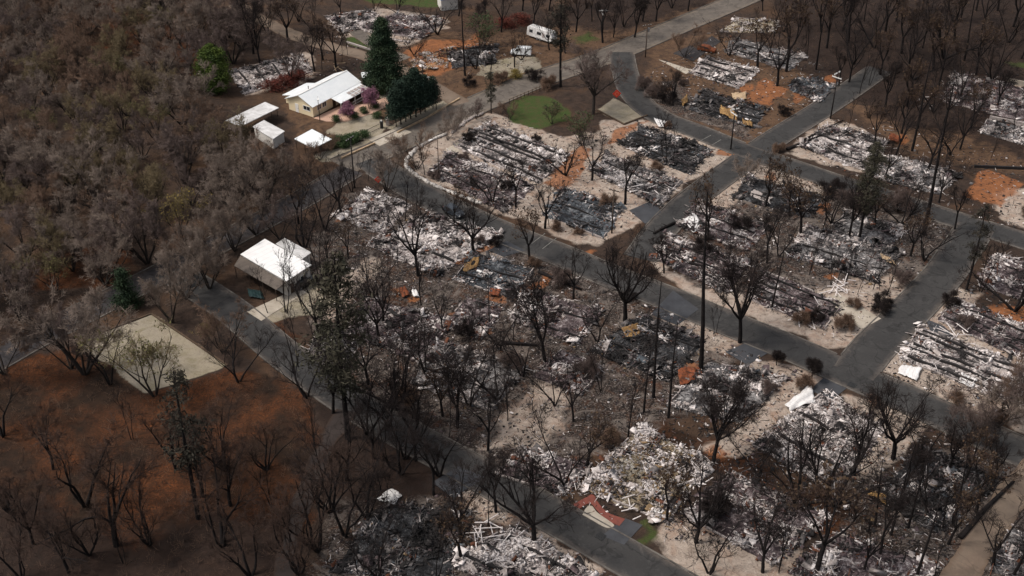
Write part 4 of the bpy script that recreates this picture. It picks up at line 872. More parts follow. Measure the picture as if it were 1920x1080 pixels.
# singly placed trees: base x, base y, top y, kind
T = '''888,473,340,broad 993,490,392,burnt 784,517,350,burnt 1172,602,425,broad 1022,682,520,burnt 1387,642,462,round1 1225,745,530,pole 1314,692,355,pole 1253,783,605,pole 1178,820,687,slim 1207,773,647,pole 1127,734,625,slim 1337,868,700,round1 1422,892,800,burnt
1305,1017,885,broad 1430,1073,935,burnt 1250,978,850,burnt 1280,966,840,slim 1000,1017,860,broad 1057,908,775,burnt 1101,873,765,burnt 1495,947,795,burnt 1563,947,785,burnt 1600,890,745,burnt 1674,860,700,broad 1640,987,862,pole 1670,1003,830,pole 1703,990,828,pole
1768,990,890,slim 1787,985,850,pole 1594,967,865,slim 1460,1073,955,slim 1530,1075,905,burnt 1755,1078,960,slim 1720,1076,930,pole 1812,543,388,needled 1838,547,425,slim 1902,582,450,burnt 1732,440,150,pole 1611,447,270,needled 1592,443,330,burnt 1518,515,415,slim
1501,441,325,burnt 1447,577,455,pole 1558,537,455,slim 1570,530,460,slim 1586,533,450,slim 1608,553,475,slim 1636,543,470,slim 1648,540,468,slim 1662,553,470,slim 1733,503,400,burnt 1707,480,395,burnt 1327,450,325,burnt 1303,436,330,slim 1370,467,380,slim
1438,493,385,burnt 1245,512,440,burnt 1435,386,290,burnt 1395,345,290,small 1540,445,350,slim 1480,405,310,burnt 1248,308,195,slim 1262,311,215,slim 1110,338,250,burnt 1172,383,280,burnt 1060,328,250,burnt 1042,334,262,slim 1022,428,330,burnt 1030,424,345,slim
967,388,300,burnt 922,381,285,burnt 780,394,320,slim 758,414,300,slim 851,420,340,burnt 725,359,265,forest 782,317,238,small 797,327,240,slim 853,246,198,small 840,262,222,small 921,213,133,needled 893,223,185,small 955,223,188,small 1051,163,-30,needled
872,142,-20,pole 1112,214,92,round0 1092,273,210,greenish 1035,232,190,greenish 965,126,58,burnt 978,112,62,burnt 892,129,60,burnt 920,144,70,slim 903,91,18,greenish 777,104,58,burnt 785,116,72,slim 820,64,-8,burnt 547,154,58,forest3 590,134,48,burnt
604,132,60,slim 630,126,40,burnt 640,116,50,slim 651,103,52,slim 425,114,38,burnt 455,94,-25,forest3 475,101,-10,burnt 488,119,10,burnt 512,84,5,slim 606,113,30,burnt 703,21,-30,burnt 744,24,-25,burnt 1283,107,45,small 1367,104,35,burnt
1262,198,132,burnt 1240,185,150,small 1457,161,50,burnt0 1474,134,-5,burnt 1530,131,-15,pole 1512,108,20,slim 1573,161,88,burnt 1592,154,70,burnt 1612,176,90,slim 1630,160,80,slim 1628,221,175,burnt 1710,283,95,pole 1678,244,150,slim 1670,234,165,slim
1690,250,160,burnt 1808,114,-40,pole 1857,301,250,slim 1853,104,30,slim 1627,354,262,needled 1420,125,20,burnt 1440,110,-10,slim 603,537,380,slim 622,552,400,slim 653,484,410,burnt 675,474,400,slim 570,464,335,burnt 525,448,360,forest3 537,586,440,slim1
502,586,478,slim 790,574,450,slim 710,632,505,burnt 718,607,490,burnt 448,716,600,burnt 667,671,570,slim 738,734,640,slim 743,708,600,slim 758,718,590,slim 782,671,560,slim 798,701,610,burnt 937,656,560,burnt 962,639,540,slim 933,751,640,burnt
952,788,680,slim 915,844,725,burnt 858,801,660,burnt 823,861,740,burnt 652,822,480,needled2 647,1004,845,burnt 687,968,830,burnt 723,951,850,slim 813,928,815,burnt 608,901,775,slim 753,888,790,burnt 597,1032,880,dusk 510,952,850,slim 865,1019,880,burnt
913,984,850,slim 865,1048,925,burnt 820,1082,960,slim 672,1080,985,slim 707,1081,960,burnt 160,948,795,dusk 218,1023,840,dusk 432,948,830,dusk 248,824,725,slim 5,818,705,dusk 417,1022,860,dusk 372,972,700,needled1 280,1021,900,dusk 63,1021,900,dusk
167,1041,930,dusk 233,1056,940,slim 133,691,555,forest3 160,701,520,forest0 207,721,605,burnt 8,701,560,forest1 322,604,490,forest0 418,661,560,forest1 290,742,600,budding0 207,514,405,forest3 137,508,410,forest0 393,541,420,forest0 350,560,450,forest2 240,576,505,smallgreen
387,642,595,budding2 1010,620,540,slim 1075,560,470,burnt 1120,640,555,burnt 980,705,600,burnt 1040,760,660,burnt 1000,770,690,slim 1075,790,690,burnt 760,640,560,burnt 830,620,545,burnt 880,660,575,slim 700,560,460,burnt 745,500,430,slim 640,600,490,burnt
690,720,600,burnt 780,790,690,burnt 880,760,650,burnt 1340,600,520,slim 1400,540,455,slim 1460,480,400,burnt 1560,420,340,burnt 1640,420,340,burnt 1690,420,330,burnt 1760,380,290,burnt 1790,430,345,burnt 1660,330,260,burnt 1740,320,220,burnt 1780,290,190,burnt
1820,240,150,burnt 1870,200,120,burnt 1900,260,180,slim 1750,210,110,burnt 1700,200,110,burnt 1660,200,110,burnt 1550,90,-20,burnt 1590,80,-30,burnt 1640,90,-20,burnt 1690,100,-10,burnt 1730,90,-30,pole 1770,110,-10,burnt 1840,60,-40,burnt 1890,80,-30,burnt
1620,40,-60,pole 1680,40,-60,burnt 1740,40,-60,burnt 1800,40,-60,burnt 1870,20,-70,pole 1500,50,-40,burnt 1915,110,20,burnt 1760,160,60,burnt 1710,150,50,burnt 1650,140,50,burnt 1800,180,90,burnt 330,880,760,dusk 100,880,760,dusk 20,960,850,dusk
130,1075,960,dusk 470,1080,960,dusk 560,1075,950,dusk 500,880,790,dusk 590,850,750,slim 40,1085,980,dusk 1690,930,830,burnt 1830,960,840,burnt 1880,930,820,burnt 1840,1050,940,burnt 1900,1080,960,burnt 1620,1070,960,burnt 1780,880,790,burnt 1820,830,745,small
1870,800,720,small 1330,1075,960,burnt 380,930,790,dusk 420,880,760,dusk 620,960,830,dusk 650,900,780,burnt 700,860,740,burnt 760,830,710,burnt 730,800,690,burnt 830,780,670,burnt 930,930,820,burnt 1600,120,0,burnt 1660,60,-50,burnt 1710,110,0,burnt
1750,130,20,burnt 1790,80,-30,burnt 1830,140,30,burnt 1580,60,-50,burnt 1540,60,-50,burnt 1860,150,50,burnt 1900,50,-50,burnt 1560,30,-60,burnt 1730,20,-70,burnt 1830,20,-70,burnt 1720,240,150,burnt 1770,230,130,burnt 1680,290,200,burnt 1640,270,190,burnt
1800,280,180,burnt 1590,240,170,slim 1740,960,860,burnt 1810,900,800,burnt 1800,1030,920,burnt 1650,1040,930,burnt 1730,890,800,burnt 1000,50,-30,burnt 1060,100,10,burnt 1130,80,-10,burnt 1190,70,-20,burnt 1230,40,-40,burnt 1290,20,-60,burnt 910,30,-50,burnt
1100,15,-70,burnt 480,70,-20,burnt 540,80,-10,burnt 430,70,-20,forest3 500,60,-30,forest3 380,40,-50,burnt 300,20,-60,burnt 575,745,610,burnt 600,700,560,slim 625,775,640,burnt 655,750,610,slim 690,800,660,burnt 720,830,700,slim 745,780,650,burnt 560,690,560,slim 780,850,730,burnt 600,640,500,burnt 840,850,740,slim 1030,94,25,burnt0
1895,770,660,forest1 1885,780,680,small 1660,790,690,slim 900,70,0,burnt 940,60,-20,burnt 1080,60,-20,burnt 1110,40,-30,burnt
1170,50,-30,burnt 1205,40,-40,burnt 1150,70,0,burnt 1030,20,-50,burnt 980,20,-50,burnt 860,30,-40,burnt 1260,15,-60,burnt 560,40,-30,burnt 520,20,-50,burnt 460,50,-30,burnt 590,60,-10,burnt 640,30,-40,burnt 1430,20,-50,burnt 1470,60,-20,burnt
425,315,245,forest2 540,322,262,forest3 580,327,275,forest1 600,300,245,small 640,400,300,burnt 610,430,330,burnt 660,360,280,burnt 690,340,270,slim 560,420,320,burnt 480,440,340,forest2 440,470,370,forest0
400,480,380,forest2 360,520,420,forest1'''
LM += [(P(*q)[:2], s) for q, s in (((560,195),'the cream house'),((520,500),'the white-roofed home'),((285,660),'the tan gravel pad'),((1010,205),'the green lawn'),((470,230),'the white carport roofs'),((975,100),'the white van'),
       ((1165,205),'the pale concrete apron'),((880,170),'the dusty lane junction'),((1640,640),'the right road junction'),((300,870),'the open leaf-strewn slope'),((130,960),'the lower left corner'),((480,1010),'the bottom leaf litter'),
       ((1740,60),'the dark wood at upper right'),((1150,50),'the brush along the upper road'),((550,60),'the dirt lane at top'),((760,300),'the white stone kerb end'),((1840,400),'the bare orange pad'),((720,900),'the burnt clearing'),((560,440),'the main road left of the rubble'),((1770,440),'the far side lane'))]
WORD = {'dusk': 'dark brown bare oak', 'forest': 'bare brown tree', 'budding': 'budding olive tree', 'burnt': 'burnt bare tree', 'broad': 'wide burnt oak', 'slim': 'slim burnt tree', 'pole': 'tall charred pine', 'needled': 'scorched pine keeping needles', 'small': 'small bare tree',
        'round': 'round-crowned bare tree', 'pale': 'pale-twigged oak', 'greenish': 'half-leafed tree', 'smallgreen': 'young green conifer', 'shrub': 'burnt shrub', 'lollipop': 'ball-crowned burnt shrub'}
PLUR = {k: (v + 's') for k, v in WORD.items()}; PLUR['needled'] = 'scorched pines'; PLUR['slim'] = 'slim burnt trees'
SH = [(1455,655,625,'lollipop'),(1522,695,655,'lollipop'),(1580,615,585,'shrub'),(1655,570,545,'shrub'),(1500,605,580,'shrub'),(1600,575,555,'shrub'),(1470,215,195,'shrub'),(1460,285,265,'shrub'),(1205,165,140,'shrub'),(1225,180,155,'shrub'),(1250,190,160,'shrub'),
      (880,265,245,'shrub'),(870,300,285,'shrub'),(815,335,318,'shrub'),(1005,265,250,'shrub'),(950,355,335,'shrub'),(1045,430,412,'shrub'),(1085,440,425,'shrub'),(1250,240,225,'shrub'),(1320,470,440,'shrub'),(1180,560,540,'shrub'),(1050,530,500,'shrub'),(1000,500,480,'shrub'),
      (900,455,440,'shrub'),(930,445,425,'shrub'),(1505,725,700,'shrub'),(1440,735,715,'shrub'),(1640,745,725,'shrub'),(1870,790,765,'shrub'),(1790,770,745,'shrub'),(1340,960,925,'shrub'),(1100,700,670,'shrub'),(870,630,600,'shrub'),(960,690,660,'shrub'),(760,760,725,'shrub'),(1140,830,800,'shrub'),
      (1280,160,145,'shrub'),(1690,530,505,'shrub'),(1650,600,575,'shrub'),(1530,600,578,'shrub'),(1760,560,535,'shrub'),(1810,610,590,'shrub'),(1390,430,400,'shrub'),(1560,365,330,'shrub'),(1600,390,350,'shrub'),(1680,395,355,'shrub'),(1230,320,300,'shrub'),(1140,385,360,'shrub'),(940,155,130,'shrub'),(1000,150,125,'shrub'),(1030,165,138,'shrub'),(880,160,140,'shrub')]
items = []
for tok in T.split():
    x, y, ty, k = tok.split(','); x, y, ty = int(x), int(y), int(ty); v = None
    if k[-1].isdigit(): v = int(k[-1]); k = k[:-1]
    items.append((x, y, ty, k, v))
items += [(x, y, ty, k, None) for x, y, ty, k in SH]
buckets = {}
for it in items:
    p = P(it[0], it[1])[:2]
    if it[3] in ('shrub', 'lollipop', 'burnt', 'slim') and road_d(*p) < 0.3 and it[1] > 250:      # never standing in the road
        for dx_, dy_ in ((0, 14), (0, -14), (22, 10), (-22, -10), (0, 30), (0, -30), (40, 20), (-40, -20)):
            p2 = P(it[0] + dx_, it[1] + dy_)[:2]
            if road_d(*p2) >= 0.3: it = (it[0] + dx_, it[1] + dy_, it[2] + dy_, it[3], it[4]); p = p2; break
    best = min(LM, key=lambda l: np.hypot(l[0][0] - p[0], l[0][1] - p[1]))
    buckets.setdefault((it[3], best[1]), []).append((it, p))
ORD = ['first', 'second', 'third', 'fourth', 'fifth', 'sixth', 'seventh', 'eighth', 'ninth', 'tenth', 'eleventh', 'twelfth', 'thirteenth', 'fourteenth', 'fifteenth', 'sixteenth', 'seventeenth', 'eighteenth', 'nineteenth', 'twentieth']
CNT = ['zero', 'one', 'two', 'three', 'four', 'five', 'six', 'seven', 'eight', 'nine', 'ten', 'eleven', 'twelve', 'thirteen', 'fourteen', 'fifteen', 'sixteen', 'seventeen', 'eighteen', 'nineteen', 'twenty']
for (k, lm), lst in buckets.items():
    lst.sort(key=lambda e: e[0][0]); n = len(lst); hs = [hgt(e[0][0], e[0][1], e[0][2]) for e in lst]; order_ = np.argsort(hs)[::-1]
    for i, (it, p) in enumerate(lst):
        if n == 1: lab = WORD[k] + ' standing by ' + lm
        elif i == order_[0] and hs[order_[0]] > 1.08 * hs[order_[1]]: lab = 'tallest %s by %s' % (WORD[k], lm)
        elif n == 2 and hs[order_[0]] > 1.08 * hs[order_[1]]: lab = 'shorter %s by %s' % (WORD[k], lm)
        elif i == 0: lab = 'leftmost %s by %s' % (WORD[k], lm)
        elif i == n - 1: lab = 'rightmost %s by %s' % (WORD[k], lm)
        else: lab = '%s %s from left by %s' % (ORD[i], WORD[k], lm)
        ln = (0, 0)
        if k in ('burnt', 'slim'): ln = (rng.normal(0, .05), rng.normal(0, .06))
        if k == 'pole': ln = (rng.normal(0, .006), rng.normal(0, .008))
        wide = rng.uniform(.85, 1.12) if k in ('burnt', 'broad', 'forest', 'dusk') else 1.25 if k == 'round' and it[0] == 1112 else 1.0
        if k == 'pole' and hs[i] < 14: wide = 1.25
        plant(k, p, max(hs[i], 0.9) * (1.06 if k == 'burnt' else 1.0), it[4], lab, {'burnt': 'burnt bare trees', 'slim': 'slim burnt trees', 'pole': 'charred pines', 'shrub': 'burnt shrubs'}.get(k, PLUR[k]), ln, wide)
tag(plant('cedar', P(722, 168)[:2], hgt(722, 168, 32), 0, wide=1.1), 'large dark green cedar behind the cream house', 'tree')
tag(plant('bright', P(405, 172)[:2], hgt(405, 172, 82), 0), 'bright green leafy tree at the edge of the bare wood', 'tree')
for i, (x, y, ty) in enumerate([(743,237,165),(752,233,150),(761,228,158),(770,223,140),(780,219,128),(789,214,140),(797,210,140),(812,203,143)]):
    h_ = hgt(x, y, ty)
    lab = ('leftmost', 'second from left', 'third from left', 'fourth from left', 'tallest, fifth from left', 'third from right', 'second from right', 'rightmost, set apart')[i] + ' of the dark conifers planted in a row'
    plant('rowtree', P(x, y)[:2], h_, i % 2, lab, 'conifers planted in a row by the house', wide=.95)
tag(plant('redbud', P(655, 222)[:2], hgt(655, 222, 186), 0, wide=1.1), 'smaller pink flowering redbud in front of the porch', 'tree', 'redbuds at the cream house')
tag(plant('redbud', P(693, 204)[:2], hgt(693, 204, 164), 0, wide=1.1), 'larger pink flowering redbud beyond the porch end', 'tree', 'redbuds at the cream house')
BUSH = [((629,228),'round garden bush at the kerb nearest the house corner'),((650,216),'round bush under the smaller redbud'),((664,222),'low bush right of the smaller redbud trunk'),((681,212),'bush on the pink patio edge between the redbuds'),((702,202),'bush at the foot of the larger redbud'),((708,222),'dark bush inside the pale stone circle'),((716,176),'bush beside the grey garden bed under the cedar')]
for (x, y), lab in BUSH: plant('bush', P(x, y)[:2], 1.5, 0, lab, 'round garden bushes')
HEDGE = [(626,278),(636,272),(645,276),(652,266),(661,270),(670,262),(682,258)]
for i, (x, y) in enumerate(HEDGE): plant('bush', P(x, y)[:2], 1.7 + .5 * (i % 3 == 1), 0, 'green bush in the row beside the blue-white shed roof, ' + ['leftmost', 'second', 'third', 'fourth, middle', 'fifth', 'sixth', 'rightmost'][i], 'green bushes along the yard')
for x, y, lab in ((510,168,'leftmost dark red shrub in the bank behind the cream house'),(535,160,'middle dark red shrub in the bank behind the cream house'),(560,150,'rightmost dark red shrub in the bank behind the cream house'),(945,50,'left rust-red shrub behind the white van'),(975,42,'right rust-red shrub behind the white van')):
    plant('redbush', P(x, y)[:2], 2.3, 0, lab, 'red-leaved shrubs', wide=1.5)
tag(plant('yellowbush', P(966, 146)[:2], 2.2, 0), 'yellow-green bush at the van yard edge', 'shrub')
tag(plant('smallgreen', P(697, 172)[:2], 3.6, 0, wide=1.4), 'short dark evergreen beside the house porch end', 'tree')
# low burnt brush and leaf litter tufts on the forest floor: stuff
g = np.random.default_rng(77); pts_ = []
for poly, n in ((FOREST, 2600), ([(-60,700),(140,655),(275,745),(430,695),(560,735),(600,860),(540,1110),(-60,1110)], 1500), ([(1440,-20),(1960,-20),(1960,330),(1700,250),(1500,90)], 1300), ([(880,40),(1420,-20),(1130,95),(1000,140),(860,180),(780,140)], 700), ([(560,520),(700,350),(1250,560),(1400,660),(1100,860),(900,880),(700,760)], 1100)):
    for p in near_poly(poly, n):
        if road_d(*p) > 0.6: pts_.append(p)
pts_ = np.array(pts_); M = len(pts_) * 7; ids = np.repeat(np.arange(len(pts_)), 7)
p0 = np.column_stack([pts_[ids] + g.normal(0, .25, (M, 2)), np.zeros(M)]); d0 = np.column_stack([g.normal(0, .7, (M, 2)), np.abs(g.normal(.7, .3, M))])
Bt, Rt = limbs(g, p0, d0, g.uniform(.3, 1.1, M), np.full(M, .016), 3, .2, 0, .5); v, f = tubes(Bt, Rt, 3)
o = link('undergrowth', np_mesh('undergrowth', v, f, ['twig_brown', 'twig_burnt'], (np.repeat(ids % 2, 6)))); o['kind'] = 'stuff'; o['label'] = 'dry brush and twigs covering the forest floor'; o['category'] = 'undergrowth'

# ---------------------------------------------------------------- houses
def frame_of(a, b_, c_):
    """origin, unit u (a->b), unit v (perpendicular, toward c), lengths"""
    u = unit((b_ - a)[:2]); v = np.array((-u[1], u[0]));
    if (c_ - a)[:2] @ v < 0: v = -v
    return u, v, np.linalg.norm((b_ - a)[:2]), abs((c_ - a)[:2] @ v)
def window(parent, org, c, u, n, wd, ht, frame_m='white_trim'):
    """window at centre c (3D), along u (3D), outward n"""
    z = np.array((0, 0, 1.0)); mb = MB()
    for sgn in (-1, 1):
        mb.box(c + u * sgn * (wd / 2 + .03) + n * .03, .05, .05, ht / 2 + .08, (u, n, z)); mb.box(c + z * sgn * (ht / 2 + .03) + n * .03, wd / 2 - .02, .05, .05, (u, n, z))
    mb.box(c + n * .03, .03, .035, ht / 2, (u, n, z))
    f = mb.build('window', frame_m, parent, org=org)
    m2 = MB(); m2.box(c + n * .012, wd / 2, .012, ht / 2, (u, n, z)); m2.build('pane', 'glass_dark', f, org=org); return f
# cream house: origin at the near wall corner
a3, b3, e3 = P(588, 203, 3.0), P(674, 158, 3.0), P(548, 185, 3.0)
u, v, LL, WW = frame_of(a3, b3, e3); u3, v3, z3 = np.array((*u, 0)), np.array((*v, 0)), np.array((0, 0, 1.0))
o0 = np.array((*P(588, 220)[:2], 0)); LL = min(max(LL, 14), 19); WW = min(max(WW, 7), 9)
root = empty('cream_house', o0, 0, 'cream-walled bungalow with pale metal roof and pink flowering trees', 'house')
def hp(a, b_, z): return o0 + u3 * a + v3 * b_ + z3 * z
mb = MB(); EH, RH = 2.9, 4.5
mb.extrude([(0.0, 0.0), (WW, 0.0), (WW, EH), (WW / 2, RH - .15), (0.0, EH)], hp(LL / 2, 0, 0), v3, u3, LL / 2)
wall = mb.build('wall', 'cream_wall', root, org=o0)
mb = MB(); ov = .55; sl_ = (RH - EH) / (WW / 2)
def slope(mb, a0, a1, b0_, b1_, z0, z1, th=.12):
    vs = [hp(a0, b0_, z0), hp(a1, b0_, z0), hp(a1, b1_, z1), hp(a0, b1_, z1)]; vs += [p + z3 * th for p in vs]
    mb.add(vs, [(0, 3, 2, 1), (4, 5, 6, 7), (0, 1, 5, 4), (1, 2, 6, 5), (2, 3, 7, 6), (3, 0, 4, 7)])
slope(mb, -ov, LL + ov, -ov, WW / 2, EH - ov * sl_, RH); slope(mb, -ov, LL + ov, WW + ov, WW / 2 + .001, EH - ov * sl_, RH)
roof = mb.build('roof', 'roof_bluewhite', root, org=o0); planar_uv(roof.data, u3, v3)
mb = MB(); mb.beam(hp(-ov, WW / 2, RH + .14), hp(LL + ov, WW / 2, RH + .14), .3, .08); mb.build('ridge_cap', 'white_trim', roof, org=o0)
mb = MB(); slope(mb, LL * .36, LL * 1.0, -3.4, -ov + .02, EH - ov * sl_ - .62, EH - ov * sl_ - .06); pr = mb.build('porch_roof', 'roof_bluewhite', root, org=o0); planar_uv(pr.data, u3, v3)
for i in range(5):
    mb = MB(); mb.beam(hp(LL * (.37 + .155 * i), -3.2, 0.06), hp(LL * (.37 + .155 * i), -3.2, 2.05), .14, .14); mb.build('porch_post', 'white_trim', root, org=o0)
mb = MB(); mb.beam(hp(LL * .62, -3.35, .95), hp(LL * 1.0, -3.35, .95), .08, .1); mb.beam(hp(LL * .62, -3.35, .2), hp(LL * 1.0, -3.35, .2), .08, .1)
for i in range(16): mb.beam(hp(LL * (.62 + .38 * i / 15), -3.35, .24), hp(LL * (.62 + .38 * i / 15), -3.35, .9), .04, .04)
mb.build('porch_railing', 'white_trim', root, org=o0)
mb = MB()   # skylight lattice at the porch end
for i in range(5):
    for j in range(2): mb.box(hp(LL * (.66 + .075 * i), -2.9 + j * 1.1, EH - ov * sl_ - .62 + .19 + (j * 1.1 + .5) * .2), LL * .03, .42, .02, (u3, unit(v3 * 1.0 + z3 * .19), unit(z3 - v3 * .19)))
mb.build('skylight', 'rubble_pale', pr, org=o0)
mb = MB(); slope(mb, LL * .1, LL * .62, WW + 3.4, WW + ov - .02, EH - .95, EH - ov * sl_ - .04); bw = mb.build('rear_roof', 'roof_bluewhite', root, org=o0); planar_uv(bw.data, u3, v3)
mb = MB(); mb.prism([hp(LL * .14, WW + .02, 0)[:2], hp(LL * .58, WW + .02, 0)[:2], hp(LL * .58, WW + 3.0, 0)[:2], hp(LL * .14, WW + 3.0, 0)[:2]], 0, EH - 1.0); mb.build('rear_wall', 'cream_wall', root, org=o0)
window(root, o0, hp(0, 1.8, 1.75), v3, -u3, 2.0, 1.0); window(root, o0, hp(LL * .13, 0, 1.75), u3, -v3, 1.2, 1.1); window(root, o0, hp(LL * .24, 0, 1.75), u3, -v3, 1.2, 1.1)
for i in range(4): window(root, o0, hp(LL * (.66 + .08 * i), 0, 1.6), u3, -v3, 1.0, 1.2)
mb = MB(); mb.box(hp(-.03, WW * .66, 1.05), .03, .48, 1.05, (u3, v3, z3)); d_ = mb.build('door', 'white_trim', root, org=o0)
mb = MB(); mb.box(hp(-.09, WW * .66 - .36, 1.0), .03, .05, .05, (u3, v3, z3)); mb.build('handle', 'iron_black', d_, org=o0)
mb = MB(); mb.box(hp(LL * .45, 0 - .03, 1.05), .48, .03, 1.05, (u3, v3, z3)); mb.build('door', 'timber_brown', root, org=o0)
mb = MB(); mb.tube([hp(LL * .25, WW * .62, RH - .3), hp(LL * .25, WW * .62, RH + .5)], .1, 8); mb.build('vent_pipe', 'rubble_grey', root, org=o0)

def quad_px(pts, h): return [P(x, y, h) for x, y in pts]
def flat_roof(parent, org, pts, h, mat, th=.14, name='roof', along=(0, 1)):
    vs = quad_px(pts, h) if np.isscalar(h) else [P(x, y, hh) for (x, y), hh in zip(pts, h)]
    mb = MB(); n = len(vs); vv = vs + [p + np.array((0, 0, th)) for p in vs]
    mb.add(vv, [tuple(range(n - 1, -1, -1)), tuple(range(n, 2 * n))] + [(i, (i + 1) % n, n + (i + 1) % n, n + i) for i in range(n)])
    o = mb.build(name, mat, parent, org=org); d = unit(vs[along[1]] - vs[along[0]]); planar_uv(o.data, d, np.cross((0, 0, 1.0), d)); return o, vs
def inset(vs, k):
    c_ = np.mean([p[:2] for p in vs], 0); return [c_ + (p[:2] - c_) * (1 - k) for p in vs]
# white-roofed home
RP = [(496.7, 449), (584, 498), (537, 528.5), (451, 478)]
o0 = np.array((*P(520, 515)[:2], 0)); root = empty('white_roofed_home', o0, 0, 'mobile home with a bright flat white roof beside bare trees', 'house')
rf, vs = flat_roof(root, o0, RP, 3.3, 'roof_white', .16)
poly = inset(vs, .06); mb = MB(); mb.prism(poly, 0, 3.28); mb.build('wall', 'white_wall', root, org=o0)
aw, av = flat_roof(root, o0, [(451, 480), (535, 530), (518, 544), (439, 499)], (2.95, 2.95, 2.45, 2.45), 'roof_brown', .1, 'awning')
for t in (0.02, .35, .68, .98):
    mb = MB(); p = av[3] + (av[2] - av[3]) * t; mb.beam((p[0], p[1], 0), (p[0], p[1], 2.44), .1, .1); mb.build('awning_post', 'pole_wood', aw, org=o0)
aw2, av2 = flat_roof(root, o0, [(534, 447), (584, 474), (566, 487), (517, 458)], (2.5, 2.5, 2.9, 2.9), 'roof_patchy', .1, 'awning')
pl = inset(av2, .12); mb = MB(); mb.prism(pl, 0, 2.44); mb.build('annex', 'white_wall', root, org=o0)
pa, pb = np.array((*poly[1], 0)), np.array((*poly[2], 0)); ue = unit(pb - pa); ne = np.array((-ue[1], ue[0], 0)); ne = ne if ne @ (pa - o0) > 0 else -ne
window(root, o0, pa + (pb - pa) * .3 + np.array((0, 0, 1.7)), ue, ne, 1.3, 1.0)
mb = MB(); mb.box(pa + (pb - pa) * .78 + ne * .03 + np.array((0, 0, 1.05)), .45, .03, 1.05, (ue, ne, np.array((0, 0, 1.)))); d_ = mb.build('door', 'timber_brown', root, org=o0)
pc, pd = np.array((*poly[2], 0)), np.array((*poly[3], 0)); uc = unit(pd - pc); nc = np.array((-uc[1], uc[0], 0)); nc = nc if nc @ (pc - o0) > 0 else -nc
for t in (.25, .6): window(root, o0, pc + (pd - pc) * t + np.array((0, 0, 1.6)), uc, nc, 1.4, 1.0)
# carports and sheds
def carport(name, pts, h, mat, label, cat, walls=False):
    o0 = np.array((*np.mean([P(x, y, h)[:2] for x, y in pts], 0), 0)); r = empty(name, o0, 0, label, cat)
    rf, vs = flat_roof(r, o0, pts, h, mat)
    pl = inset(vs, .08)
    if walls: mb = MB(); mb.prism(pl, 0, h - .02); mb.build('wall', walls, r, org=o0)
    else:
        for p in list(pl) + [(pl[0] + pl[1]) / 2, (pl[2] + pl[3]) / 2]:
            mb = MB(); mb.beam((*p, 0), (*p, h - .01), .12, .12); mb.build('post', 'pole_wood', r, org=o0)
    return r
carport('carport', [(497,192),(523,203),(451,238),(423,227)], 2.8, 'roof_patchy', 'long carport with streaked white roof behind bare trees', 'carport')
carport('garden_shed', [(495,226),(534,247),(512,262),(474,238)], 2.4, 'roof_patchy', 'lower shed with pale roof in front of the long carport', 'shed', 'white_wall')
carport('pool_shelter', [(585,243),(622,262),(588,279),(552,261)], 2.4, 'roof_bluewhite', 'shelter with blue-white roof at the driveway yard', 'shelter')
carport('tool_shed', [(677,137),(696,134),(699,143),(679,147)], 2.3, 'roof_bluewhite', 'small dark shed with pale roof beneath the cedar', 'shed', 'iron_black')
carport('blue_roofed_house', [(818,-12),(850,-17),(860,-3),(826,1)], 3.0, 'blue_tarp', 'building with blue roof at the top edge', 'house', 'white_wall')

# ---------------------------------------------------------------- vehicles
def wheel(parent, org, c, u, n, r, wd):
    mb = MB(); mb.tube([c - n * wd / 2, c + n * wd / 2], r, 16); w_ = mb.build('wheel', 'tyre', parent, org=org, smooth=False)
    mb = MB(); mb.tube([c + n * (wd / 2), c + n * (wd / 2 + .02)], r * .6, 12); mb.build('rim', 'rim_metal', w_, org=org)
def vehicle(name, px, dirpx, prof, glass, L, W, paint, label, cat, wx, wr, lamps=True, cab=1.0):
    """prof: side outline (x along, z); glass: list of side-window polygons"""
    o0 = np.array((*P(*px)[:2], .045)); u = unit(np.array((*(P(*dirpx)[:2] - P(*px)[:2]), 0))); n = np.array((-u[1], u[0], 0)); z = np.array((0, 0, 1.))
    r = empty(name, o0, 0, label, cat); mb = MB(); hw = [W / 2 - max(0, (zz - .95)) * .16 for _, zz in prof]
    mb.extrude(prof, o0, u, n, hw); b_ = mb.build('body', paint, r, org=o0)
    bm = b_.modifiers.new('bevel', 'BEVEL'); bm.width = .07; bm.segments = 2; bm.limit_method = 'ANGLE'
    for poly in glass:
        for s_ in (-1, 1):
            mb = MB(); vs = [o0 + u * a + z * c_ + n * s_ * (W / 2 - max(0, c_ - .95) * .16 + .012) for a, c_ in poly]; vv = vs + [p - n * s_ * .04 for p in vs]; k = len(vs)
            mb.add(vv, [tuple(range(k)), tuple(range(2 * k - 1, k - 1, -1))] + [(i, (i + 1) % k, k + (i + 1) % k, k + i) for i in range(k)]); mb.build('window', 'glass_dark', r, org=o0)
    for x in wx:
        for s_ in (-1, 1): wheel(r, o0, o0 + u * x + n * s_ * (W / 2 - .1) + z * wr, u, n * s_, wr, .22)
    if lamps:
        for s_ in (-1, 1):
            mb = MB(); mb.box(o0 + u * (L / 2 - .02) + n * s_ * W * .36 + z * .72, .05, .16, .09, (u, n, z)); mb.build('headlight', 'lamp_white', r, org=o0)
            mb = MB(); mb.box(o0 - u * (L / 2 - .02) + n * s_ * W * .4 + z * .85, .05, .1, .18, (u, n, z)); mb.build('tail_light', 'red_light', r, org=o0)
    return r, o0, u, n, z
